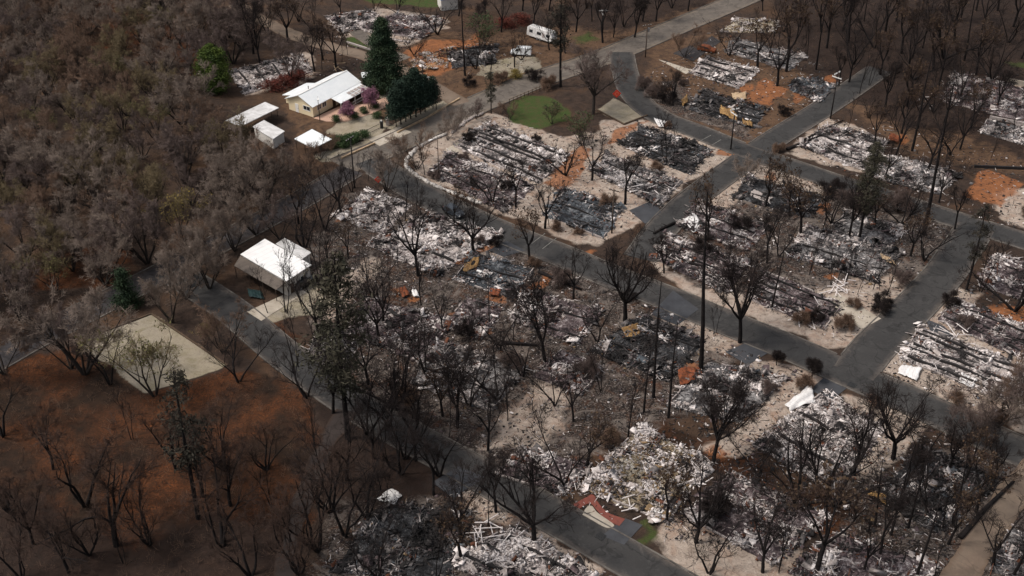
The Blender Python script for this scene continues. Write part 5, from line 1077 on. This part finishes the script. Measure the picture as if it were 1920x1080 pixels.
def pane(r, o0, u, n, a, b_, hw):   # windscreen between two profile points
    mb = MB(); d = np.array((0, 0, 1.)); pa, pb = o0 + u * a[0] + d * a[1], o0 + u * b_[0] + d * b_[1]; t = unit(np.cross(n, pb - pa)); t = t if t[2] > 0 else -t
    vs = [pa - n * hw, pa + n * hw, pb + n * hw * .92, pb - n * hw * .92]; vv = [p + t * .03 for p in vs] + [p - t * .02 for p in vs]
    mb.add(vv, [(0, 1, 2, 3), (7, 6, 5, 4), (0, 4, 5, 1), (1, 5, 6, 2), (2, 6, 7, 3), (3, 7, 4, 0)]); mb.build('windscreen', 'glass_dark', r, org=o0)
VP = [(-2.6, .38), (2.5, .38), (2.6, .75), (2.45, 1.05), (1.75, 1.22), (1.1, 2.0), (.7, 2.12), (-2.45, 2.15), (-2.58, 1.9)]
r, o0, u, n, z = vehicle('van', (977, 103), (930, 100), VP, [[(.65, 1.25), (1.5, 1.22), (1.05, 1.85), (.65, 1.9)]], 5.2, 1.95, 'white_paint', 'white panel van parked on the bare gravel yard', 'van', (1.65, -1.6), .36)
pane(r, o0, u, n, (1.7, 1.28), (1.15, 1.94), .8)
CP = [(-2.3, .34), (2.3, .34), (2.34, .62), (2.2, .9), (1.1, 1.04), (.45, 1.58), (.1, 1.66), (-1.5, 1.66), (-2.1, 1.12), (-2.32, .98)]
GL = [[(-.5, 1.08), (.85, 1.08), (.4, 1.5), (-.5, 1.56)], [(-1.75, 1.1), (-.6, 1.08), (-.6, 1.56), (-1.4, 1.56)]]
r, o0, u, n, z = vehicle('parked_car', (851, 402), (905, 429), CP, GL, 4.6, 1.9, 'blue_black_paint', 'black car parked on the road behind bare trunks', 'car', (1.42, -1.4), .35)
pane(r, o0, u, n, (1.05, 1.09), (.5, 1.57), .72); pane(r, o0, u, n, (-2.05, 1.18), (-1.55, 1.62), .7)
r, o0, u, n, z = vehicle('parked_car', (570, 535), (600, 518), CP, GL, 4.4, 1.8, 'black_paint', 'black car at the end wall of the white-roofed home', 'car', (1.42, -1.4), .35)
pane(r, o0, u, n, (1.05, 1.09), (.5, 1.57), .72)
r, o0, u, n, z = vehicle('burnt_car', (1325, 96), (1352, 101), [(a, c_ * .86) for a, c_ in CP], [[(a, c_ * .86) for a, c_ in g_] for g_ in GL], 4.5, 1.8, 'rust_sheet', 'rust-brown burnt car shell on the grey drive by the upper road', 'car', (1.42, -1.4), .26, False)
TP = [(-4.0, .5), (3.6, .5), (4.1, .9), (4.2, 1.8), (3.8, 2.75), (3.3, 2.95), (-3.7, 2.95), (-4.1, 2.6), (-4.15, .8)]
r, o0, u, n, z = vehicle('camper_trailer', (1016, 74), (1052, 86), TP, [[(2.2, 1.5), (3.4, 1.5), (3.4, 2.2), (2.2, 2.2)], [(-.8, 1.5), (.6, 1.5), (.6, 2.2), (-.8, 2.2)], [(-3.3, 1.5), (-2.2, 1.5), (-2.2, 2.2), (-3.3, 2.2)]], 8.3, 2.5, 'sooty_white', 'long white camper trailer half hidden by branches', 'trailer', (-.6, .4), .36, False)
for s_ in (-1, 1):
    mb = MB(); mb.box(o0 + u * 1.4 + n * s_ * (1.25 - .1) + z * 1.45, .38, .03, .85, (u, n, z)); mb.build('door', 'rubble_pale', r, org=o0)
mb = MB(); mb.beam(o0 + u * 4.0 + z * .5, o0 + u * 5.3 + z * .5, .12, .12); mb.beam(o0 + u * 5.2, o0 + u * 5.2 + z * .5, .08, .08); mb.build('tow_bar', 'iron_black', r, org=o0)

# ---------------------------------------------------------------- poles, lamps, signs
def pole(px, ty, label, kind='utility', arm=(1, .3), mat='pole_wood', grp=None):
    o0 = np.array((*P(*px)[:2], 0)); h = hgt(px[0], px[1], ty); z = np.array((0, 0, 1.))
    r = empty('utility_pole' if kind != 'lamp' else 'street_lamp', o0, 0, label, 'utility pole' if kind != 'lamp' else 'street lamp', 'utility poles' if kind != 'lamp' else 'street lamps')
    mb = MB(); mb.tube([o0 - z * .2, o0 + z * h * .5, o0 + z * h], [.17, .14, .1] if kind != 'lamp' else [.1, .08, .06], 10); mb.build('pole', mat, r, org=o0, smooth=True)
    d = unit(np.array((arm[0], arm[1], 0)))
    if kind == 'lamp':
        mb = MB(); mb.tube([o0 + z * (h - .1), o0 + z * (h + .12) + d * .7, o0 + z * (h + .1) + d * 1.5], .045, 6); mb.build('lamp_arm', 'lamp_white', r, org=o0)
        mb = MB(); mb.box(o0 + z * (h + .08) + d * 1.8, .42, .17, .09, (d, np.cross(z, d), z)); mb.build('lamp_head', 'lamp_white', r, org=o0)
    else:
        for k, (dz, s_) in enumerate(((.35, 1), (1.25, -1)) if kind == 'double' else ((.35, 1),)):
            e = d if s_ > 0 else np.cross(z, d)
            mb = MB(); c_ = o0 + z * (h - dz) + np.cross(z, e) * .2; mb.box(c_, 1.15, .075, .085, (e, np.cross(z, e), z)); ca = mb.build('crossarm', 'lamp_white' if kind == 'double' else mat, r, org=o0)
            for t in (-1.05, -.45, .45, 1.05):
                mb = MB(); mb.tube([c_ + e * t + z * .08, c_ + e * t + z * .26], .05, 6); mb.build('insulator', 'lamp_white', ca, org=o0)
        if kind == 'transformer':
            q = o0 + z * (h - 1.9) + d * .42; mb = MB(); mb.tube([q, q + z * .95], .26, 10); mb.build('transformer', 'rim_metal', r, org=o0)
    return r
pole((1210, 107), 46, 'wooden utility pole with transformer at the upper road bend', 'transformer', (1, .4), 'pole_wood')
pole((1370, 280), 203, 'dark utility pole with white crossarms at the sandy road corner', 'double', (1, .5), 'pole_char')
pole((1557, 223), 135, 'charred utility pole with white crossarms beside the far lane', 'double', (.7, .7), 'pole_char')
pole((1130, 62), 18, 'utility pole with white crossarms in the brush above the road', 'double', (1, .1), 'pole_char')
pole((1147, 437), 355, 'brown wooden pole standing in the blue-black corner lot', 'utility', (1, -.6), 'pole_wood')
pole((917, 607), 515, 'tall dark lamp post with white arm in the burnt grove', 'lamp', (-1, .6), 'pole_char')
pole((823, 334), 258, 'thin lamp post with white head inside the stone-kerbed block', 'lamp', (-.6, -.6), 'pole_wood')
pole((665, 352), 258, 'bare dark pole at the roadside below the blue-white shelter', 'utility', (.6, 1), 'pole_char')
pole((818, 205), 148, 'lamp post with white arm at the end of the conifer row', 'lamp', (-1, .4), 'pole_wood')
pole((600, 226), 181, 'thin grey post before the cream house corner', 'lamp', (.2, -1), 'pole_wood')
pole((793, 160), 118, 'plain wooden pole behind the conifer row', 'utility', (.6, -.6), 'pole_wood')
def road_sign(px, s, label):
    o0 = np.array((*P(*px)[:2], .04)); z = np.array((0, 0, 1.)); u = np.array((1., .15, 0)); u = unit(u); n = unit(np.array((.15, -1., 0)))
    r = empty('road_work_sign', o0, 0, label, 'road sign', 'orange road work signs'); c_ = o0 + z * (s + .35)
    mb = MB(); vs = [c_ + u * s, c_ + z * s, c_ - u * s, c_ - z * s]; vv = [p + n * .02 for p in vs] + [p - n * .02 for p in vs]; mb.add(vv, [(0, 1, 2, 3), (7, 6, 5, 4), (0, 4, 5, 1), (1, 5, 6, 2), (2, 6, 7, 3), (3, 7, 4, 0)]); p_ = mb.build('sign_panel', 'sign_orange', r, org=o0)
    mb = MB(); vs = [c_ + u * s * .62, c_ + z * s * .62, c_ - u * s * .62, c_ - z * s * .62]; vv = [p + n * .035 for p in vs] + [p + n * .022 for p in vs]; mb.add(vv, [(0, 1, 2, 3), (7, 6, 5, 4), (0, 4, 5, 1), (1, 5, 6, 2), (2, 6, 7, 3), (3, 7, 4, 0)]); mb.build('pale_field', 'sign_light', p_, org=o0)
    mb = MB(); mb.box(c_ + n * .05, s * .2, .012, s * .2, (u, n, z)); mb.build('symbol', 'sign_orange', p_, org=o0)
    mb = MB(); mb.beam(o0 - n * .05, c_ + z * s - n * .05, .05, .05)
    for a in (u, -u, n, -n): mb.beam(o0 + z * .35 - n * .05, o0 + a * .75, .05, .05)
    mb.build('stand', 'iron_black', r, org=o0)
road_sign((1156, 186), 1.0, 'bright orange diamond road sign beside the pale concrete apron')
road_sign((710, 346), .8, 'orange diamond road sign half hidden by bare branches at the junction')

# ---------------------------------------------------------------- walls, fences, gate, kerb stones
def stones(name, pts, n, label, cat, s=.32, mat='stone_white', jit=.25):
    path = smooth([P(*q)[:2] for q in pts], 10); d = np.r_[0, np.cumsum(np.hypot(*np.diff(path, axis=0).T))]; t = np.linspace(0, d[-1], n)
    C = np.column_stack([np.interp(t, d, path[:, 0]) + rng.normal(0, jit * .5, n), np.interp(t, d, path[:, 1]) + rng.normal(0, jit * .5, n), np.full(n, .16)])
    S = rng.uniform(.6, 1.2, (n, 3)) * s * np.array([1, .8, .6]); V, Fc = boxes(C, S, rng.uniform(0, 3.1, n), rng.normal(0, .2, n), rng.normal(0, .2, n))
    return tag(link(name, np_mesh(name, V, Fc, [mat])), label, cat)
stones('stone_kerb', [(838,252),(800,268),(770,292),(762,312),(785,332),(830,355),(900,382)], 190, 'irregular white stone kerb curving round the block corner', 'kerb', .34)
stones('stone_kerb', [(905,214),(880,224),(860,240),(848,250)], 60, 'dark and white stone edging beside the bare bushes', 'kerb', .3, 'rubble_pale')
stones('ring_wall', [(672,42),(670,50),(690,60),(730,74),(770,80)], 60, 'pale curved wall around the ringed lot at top', 'wall', .35, 'rubble_pale')
stones('stone_edging', [(838,292),(860,300),(875,308)], 14, 'row of dark posts edging the pale driveway', 'edging', .25, 'rubble_black')
def ties(name, pts, label, cat, wd=.28, ht=.22, mat='timber_brown'):
    mb = MB(); q = [P(*p)[:2] for p in pts]
    for a, b_ in zip(q[:-1], q[1:]): mb.beam((*a, ht / 2), (*b_, ht / 2), wd, ht)
    return tag(mb.build(name, mat), label, cat)
ties('timber_edging', [(143,642),(284,589),(427,686)], 'brown timber edging around the tan gravel pad', 'edging')
ties('timber_edging', [(1118,206),(1170,234),(1214,217)], 'dark timber edging below the pale concrete apron', 'edging', .3, .3)
ties('low_wall', [(745,250),(800,222),(862,186)], 'long pale kerb wall in front of the conifer row', 'wall', .3, .4, 'timber_pale')
ties('low_wall', [(640,298),(703,270)], 'short pale kerb wall by the yard of green bushes', 'wall', .3, .4, 'timber_pale')
ties('black_wall', [(1826,314),(1945,319)], 'low black retaining wall above the orange pad', 'wall', .4, .6, 'rubble_black')
ties('pale_wall', [(1855,222),(1935,238)], 'thin pale wall strip beside the grey rubble at right edge', 'wall', .3, .7, 'rubble_pale')
ties('retaining_wall', [(700,60+36),(650,80)], 'stone edging of the small green verge at top', 'wall', .4, .4, 'rubble_pale')
ties('wall_stub', [(1885,155),(1935,166)], 'pale pink wall stub standing in the wide right lot', 'wall', .35, 1.3, 'concrete')
# fence by the lawn
o0 = np.array((*P(980, 185)[:2], 0)); r = empty('lawn_fence', o0, 0, 'dark post fence along the lawn by the dusty road', 'fence'); q0, q1 = P(955, 194), P(1012, 170)
for i in range(9):
    p = q0 + (q1 - q0) * i / 8; mb = MB(); mb.beam(p, p + np.array((0, 0, 1.2)), .12, .12); mb.build('post', 'timber_brown', r, org=o0)
for hz in (.5, 1.0): mb = MB(); mb.beam(q0 + np.array((0, 0, hz)), q1 + np.array((0, 0, hz)), .05, .1); mb.build('rail', 'timber_brown', r, org=o0)
# entrance gate and its two pillars
for px, lab in (((716, 240), 'dark gate pillar with a white lamp at the driveway mouth'), ((727, 235), 'grey stone gate pillar next to the conifer row')):
    o0 = np.array((*P(*px)[:2], 0)); r = empty('gate_pillar', o0, 0, lab, 'pillar', 'gate pillars'); z = np.array((0, 0, 1.))
    mb = MB(); mb.box(o0 + z * .75, .32, .32, .75); mb.box(o0 + z * 1.53, .4, .4, .06); mb.build('shaft', 'iron_black' if px[0] == 716 else 'rubble_pale', r, org=o0)
    mb = MB(); mb.tube([o0 + z * 1.6, o0 + z * 1.75, o0 + z * 2.0], [.1, .2, .06], 10); mb.build('lamp', 'lamp_white', r, org=o0)
o0 = np.array((*P(690, 255)[:2], 0)); r = empty('driveway_gate', o0, 0, 'black iron gate across the pale driveway', 'gate'); q0, q1 = P(666, 264), P(712, 241)
mb = MB()
for hz in (.15, 1.15): mb.beam(q0 + np.array((0, 0, hz)), q1 + np.array((0, 0, hz)), .06, .08)
mb.build('frame', 'iron_black', r, org=o0); mb = MB()
for i in range(26): p = q0 + (q1 - q0) * i / 25; mb.beam(p + np.array((0, 0, .2)), p + np.array((0, 0, 1.1)), .03, .03)
mb.build('bars', 'iron_black', r, org=o0)
# manhole covers
for x, y, lab in ((1382, 276, 'square dark drain cover below the corner pole'), (1425, 294, 'square dark drain cover in the middle of the crossing'), (1597, 722, 'dark drain cover near the right junction'), (1126, 1006, 'square drain cover beside the red brick path')):
    c_ = P(x, y); mb = MB(); a = math.radians(50); u = np.array((math.cos(a), math.sin(a), 0)); n = np.array((-u[1], u[0], 0)); z = np.array((0, 0, 1.))
    mb.box(c_ + z * .085, .6, .6, .02, (u, n, z))
    for k in range(-4, 5): mb.box(c_ + z * .112 + u * k * .12, .03, .5, .006, (u, n, z))
    tag(mb.build('drain_cover', 'iron_black'), lab, 'drain cover', 'drain covers')
# curved red brick path with its planted bed
out = smooth([P(*q)[:2] for q in ((1072,948),(1098,934),(1112,928),(1122,944),(1140,962),(1172,974))], 10); inn = smooth([P(*q)[:2] for q in ((1084,957),(1096,948),(1108,945),(1118,956),(1136,975),(1161,987))], 10)
mb = MB(); vs = [(*p, 0.0) for p in out] + [(*p, 0.0) for p in inn] + [(*p, .1) for p in out] + [(*p, .1) for p in inn]; L = len(out)
for i in range(L - 1): mb.f += [(2 * L + i, 2 * L + i + 1, 3 * L + i + 1, 3 * L + i), (i, 2 * L + i, 2 * L + i + 1, i + 1), (L + i, L + i + 1, 3 * L + i + 1, 3 * L + i)]; mb.mi += [0, 0, 0]
mb.f += [(0, L, 3 * L, 2 * L), (L - 1, 2 * L - 1, 4 * L - 1, 3 * L - 1)]; mb.mi += [0, 0]; mb.v = vs
tag(mb.build('brick_path', 'brick_red'), 'curved red brick path beside the lower road', 'path')
mb = MB(); mb.prism([p for p in smooth([P(*q)[:2] for q in ((1092,966),(1100,952),(1110,950),(1120,962),(1148,982),(1150,988),(1136,990),(1110,976),(1092,966))], 6)][:-1], 0, .12); tag(mb.build('planter_bed', 'concrete'), 'pale bed framed by the curved red brick path', 'planter')

# ---------------------------------------------------------------- loose sheets, panels, logs
def crumpled(name, pts, mat, label, cat, h=.5, seed=0, grp=None, n=14, z0=.12):
    Q = np.array([P(*q)[:2] for q in pts]); U, Vv = np.meshgrid(np.linspace(0, 1, n), np.linspace(0, 1, n)); xy = inquad(Q, U.ravel(), Vv.ravel())
    cen = Q.mean(0); z = z0 + h * (fbm(U.ravel() * 3.1 + seed, Vv.ravel() * 2.3, seed, 3)) + .07 * np.sin(U.ravel() * n * 2.2)
    xy = xy + (xy - cen) * ((fbm(xy[:, 0], xy[:, 1], seed + 4) - .5) * .35)[:, None]
    q = np.arange((n - 1) ** 2); b0 = (q // (n - 1)) * n + q % (n - 1)
    me = np_mesh(name, np.column_stack([xy - cen, z]), np.stack([b0, b0 + 1, b0 + n + 1, b0 + n], 1), [mat]); d = unit(np.array((*(Q[1] - Q[0]), 0))); planar_uv(me, d, np.cross((0, 0, 1.), d))
    o = link(name, me, None, (cen[0], cen[1], 0)); s_ = o.modifiers.new('thickness', 'SOLIDIFY'); s_.thickness = .03
    return tag(o, label, cat, grp)
G = 'loose metal sheets'
crumpled('roof_sheet', [(1518,722),(1528,758),(1480,775),(1472,765)], 'sheet_white', 'large crumpled white roof sheet by the dark driveway', 'metal sheet', .9, 1, G)
crumpled('roof_sheet', [(1690,688),(1728,692),(1718,718),(1682,702)], 'sheet_white', 'bright white sheet on the corner of the long white lot', 'metal sheet', .5, 2, G)
crumpled('roof_sheet', [(732,920),(755,932),(738,950),(706,940)], 'sheet_white', 'white metal sheet leaning over the dark bottom rubble', 'metal sheet', .8, 3, G)
crumpled('roof_sheet', [(795,462),(812,470),(790,488),(774,480)], 'rubble_pale', 'pale grey flat panel in the white rubble lot', 'metal sheet', .15, 4, G)
crumpled('roof_sheet', [(1280,415),(1300,400),(1318,430),(1300,440)], 'sheet_white', 'white crumpled sheet at the lane edge of mauve lot', 'metal sheet', .7, 5, G)
crumpled('roof_sheet', [(1300,800-100),(1310,690),(1318,705),(1305,715)], 'rust_sheet', 'rust red scrap at the pine foot', 'metal sheet', .6, 6, G)
crumpled('roof_sheet', [(1270,700),(1300,690),(1308,715),(1275,728)], 'rust_sheet', 'rust red scrap pile beside the pale grey lot', 'metal sheet', 1.0, 7, G)
crumpled('roof_sheet', [(1165,620),(1195,610),(1200,630),(1175,638)], 'yellow_sheet', 'ochre sheet lying at the top of the jet black lot', 'metal sheet', .7, 8, G)
crumpled('roof_sheet', [(1350,202),(1378,212),(1382,232),(1350,218)], 'yellow_sheet', 'curled ochre sheet in the lot within the road bend', 'metal sheet', 1.2, 9, G)
crumpled('roof_sheet', [(1392,228),(1412,230),(1410,240),(1392,238)], 'yellow_sheet', 'small ochre sheet at the lot end near the corner pole', 'metal sheet', .8, 10, G)
crumpled('roof_sheet', [(1276,192),(1288,182),(1290,195),(1280,203)], 'yellow_sheet', 'folded ochre sheet at the left end of the charred lot', 'metal sheet', 1.0, 11, G)
crumpled('roof_sheet', [(1372,178),(1398,175),(1400,188),(1375,190)], 'timber_pale', 'pale buckled boards behind the charred lot', 'metal sheet', .6, 12, G)
crumpled('roof_sheet', [(1622,918),(1660,935),(1660,950),(1625,932)], 'yellow_sheet', 'ochre panel leaning among the black pines', 'metal sheet', .9, 13, G)
crumpled('roof_sheet', [(1668,255),(1688,260),(1684,272),(1664,268)], 'rust_sheet', 'orange rusted box lid on the striped lot end', 'metal sheet', 1.2, 14, G)
crumpled('roof_sheet', [(1412,358),(1450,372),(1440,382),(1405,370)], 'rubble_pale', 'pale bent sheet on the black lot across sand', 'metal sheet', .5, 15, G)
crumpled('roof_sheet', [(1150,985),(1172,960),(1240,955),(1215,985)][:4] and [(1222,960),(1248,945),(1262,958),(1236,975)], 'sheet_white', 'grey-white sheet at the lower corner of the tan rubble lot', 'metal sheet', .3, 16, G)
crumpled('roof_sheet', [(1802,702),(1832,715),(1822,730),(1798,718)], 'sheet_white', 'grey ribbed sheet on the near side of the long white lot', 'metal sheet', .4, 17, G)
crumpled('roof_sheet', [(1225,222),(1250,230),(1262,242),(1235,240)], 'sheet_white', 'pale blue-white sheet at the edge of the black ash lot', 'metal sheet', .3, 18, G)
crumpled('roof_sheet', [(1650,478),(1672,488),(1680,500),(1655,492)], 'timber_pale', 'orange and pale boards in the lot crowded with trunks', 'metal sheet', .6, 19, G)
crumpled('roof_sheet', [(748,545),(760,540),(770,556),(755,562)], 'rust_sheet', 'red and rust panel in the brown lot', 'metal sheet', .8, 20, G)
crumpled('roof_sheet', [(772,548),(780,545),(786,558),(776,560)], 'sheet_white', 'small white panel beside the red rusted one', 'metal sheet', .6, 21, G)
crumpled('roof_sheet', [(870,498),(900,485),(895,505),(868,515)], 'yellow_sheet', 'ochre scrap heap beside the blue-grey ash lot', 'metal sheet', .8, 22, G)
crumpled('roof_sheet', [(920,545),(940,548),(935,560),(915,556)], 'rust_sheet', 'orange rusted scrap by the lamp post lot', 'metal sheet', .8, 23, G)
crumpled('pool_cover', [(465,545),(490,548),(495,562),(468,560)], 'pool_teal', 'dark teal cover on the ground under the awning', 'cover', .5, 24)
# bent white frames and planks
def sticks(name, px, n, ln, mat, label, spread=1.5, cat='planks', z=.6):
    o0 = np.array((*P(*px)[:2], 0)); r = empty(name, o0, 0, label, cat, 'scattered white planks')
    for i in range(n):
        a = rng.uniform(0, 3.14); c_ = o0 + np.array((rng.normal(0, spread), rng.normal(0, spread), rng.uniform(.1, z))); d = np.array((math.cos(a), math.sin(a), rng.normal(0, .15))) * ln * rng.uniform(.5, 1.1) / 2
        mb = MB(); mb.beam(c_ - d, c_ + d, .12, .08); mb.build('plank', mat, r, org=o0)
sticks('plank_heap', (1572, 545), 16, 3.2, 'rubble_white', 'tangle of white planks beside the concrete driveway'); sticks('plank_heap', (1800, 628), 9, 3.2, 'rubble_white', 'white planks on the mauve lot behind the white one', 1.8)
sticks('plank_heap', (925, 1010), 20, 3.6, 'rubble_white', 'white planks fanned out by the lower road', 2.0); sticks('plank_heap', (1205, 358), 8, 2.6, 'rubble_white', 'bent white frames on the dark and white lot', 1.2)
sticks('plank_heap', (760, 465), 9, 3.0, 'rubble_white', 'white planks across the big white rubble lot', 1.8); sticks('plank_heap', (1500, 600), 6, 2.6, 'rubble_white', 'white frames at the kerb end of the striped lot', 1.2)
sticks('plank_heap', (1190, 966), 5, 1.9, 'rubble_white', 'white pipes above the dark square driveway', 1.2); sticks('plank_heap', (800, 128), 9, 2.6, 'timber_pale', 'tan timber pieces on the orange clay lot', 1.5); sticks('plank_heap', (640, 128), 4, 3.0, 'timber_pale', 'pale yellow boards behind the cream house roof', 1.0)
sticks('plank_heap', (1290, 905), 7, 3.0, 'rubble_white', 'white strips by the right side of the tan rubble', 1.2)
def log(p0, p1, label, r=.3):
    a, b_ = P(*p0), P(*p1); mb = MB(); z = np.array((0, 0, .3)); m_ = (a + b_) / 2 + rng.normal(0, .25, 3) * np.array((1, 1, 0)); mb.tube([a + z, m_ + z, b_ + z], [r, r * .85, r * .5], 8)
    for i in range(6):
        t = rng.uniform(.3, .95); p = a + (b_ - a) * t + z; d = np.array((rng.normal(0, 1), rng.normal(0, 1), rng.uniform(.2, .9))); mb.tube([p, p + unit(d) * rng.uniform(.8, 2.0)], [.09, .03], 5)
    tag(mb.build('fallen_log', 'bark_burnt', smooth=True), label, 'log', 'fallen charred logs')
log((1475, 282), (1555, 250), 'long charred log lying on the pale sand by the junction', .35); log((1500, 268), (1580, 228), 'second charred log nearer the brown slope', .25); log((1255, 480), (1330, 505), 'black fallen trunk above the middle road', .35)
log((1265, 420), (1225, 440), 'short black log at the lane edge of the crumpled corner', .3); log((1010, 512), (1090, 545), 'black fallen branches beside the forked tree road', .35); log((1470, 390), (1530, 402), 'thick black trunk fallen across the sand', .45)
log((940, 645), (1010, 650), 'dark log lying across the brown slope', .3); log((1800, 1010), (1900, 905), 'long black trunk lying along the dirt lane', .4); log((1130, 330), (1110, 318), 'short black log in the pink sand', .25)
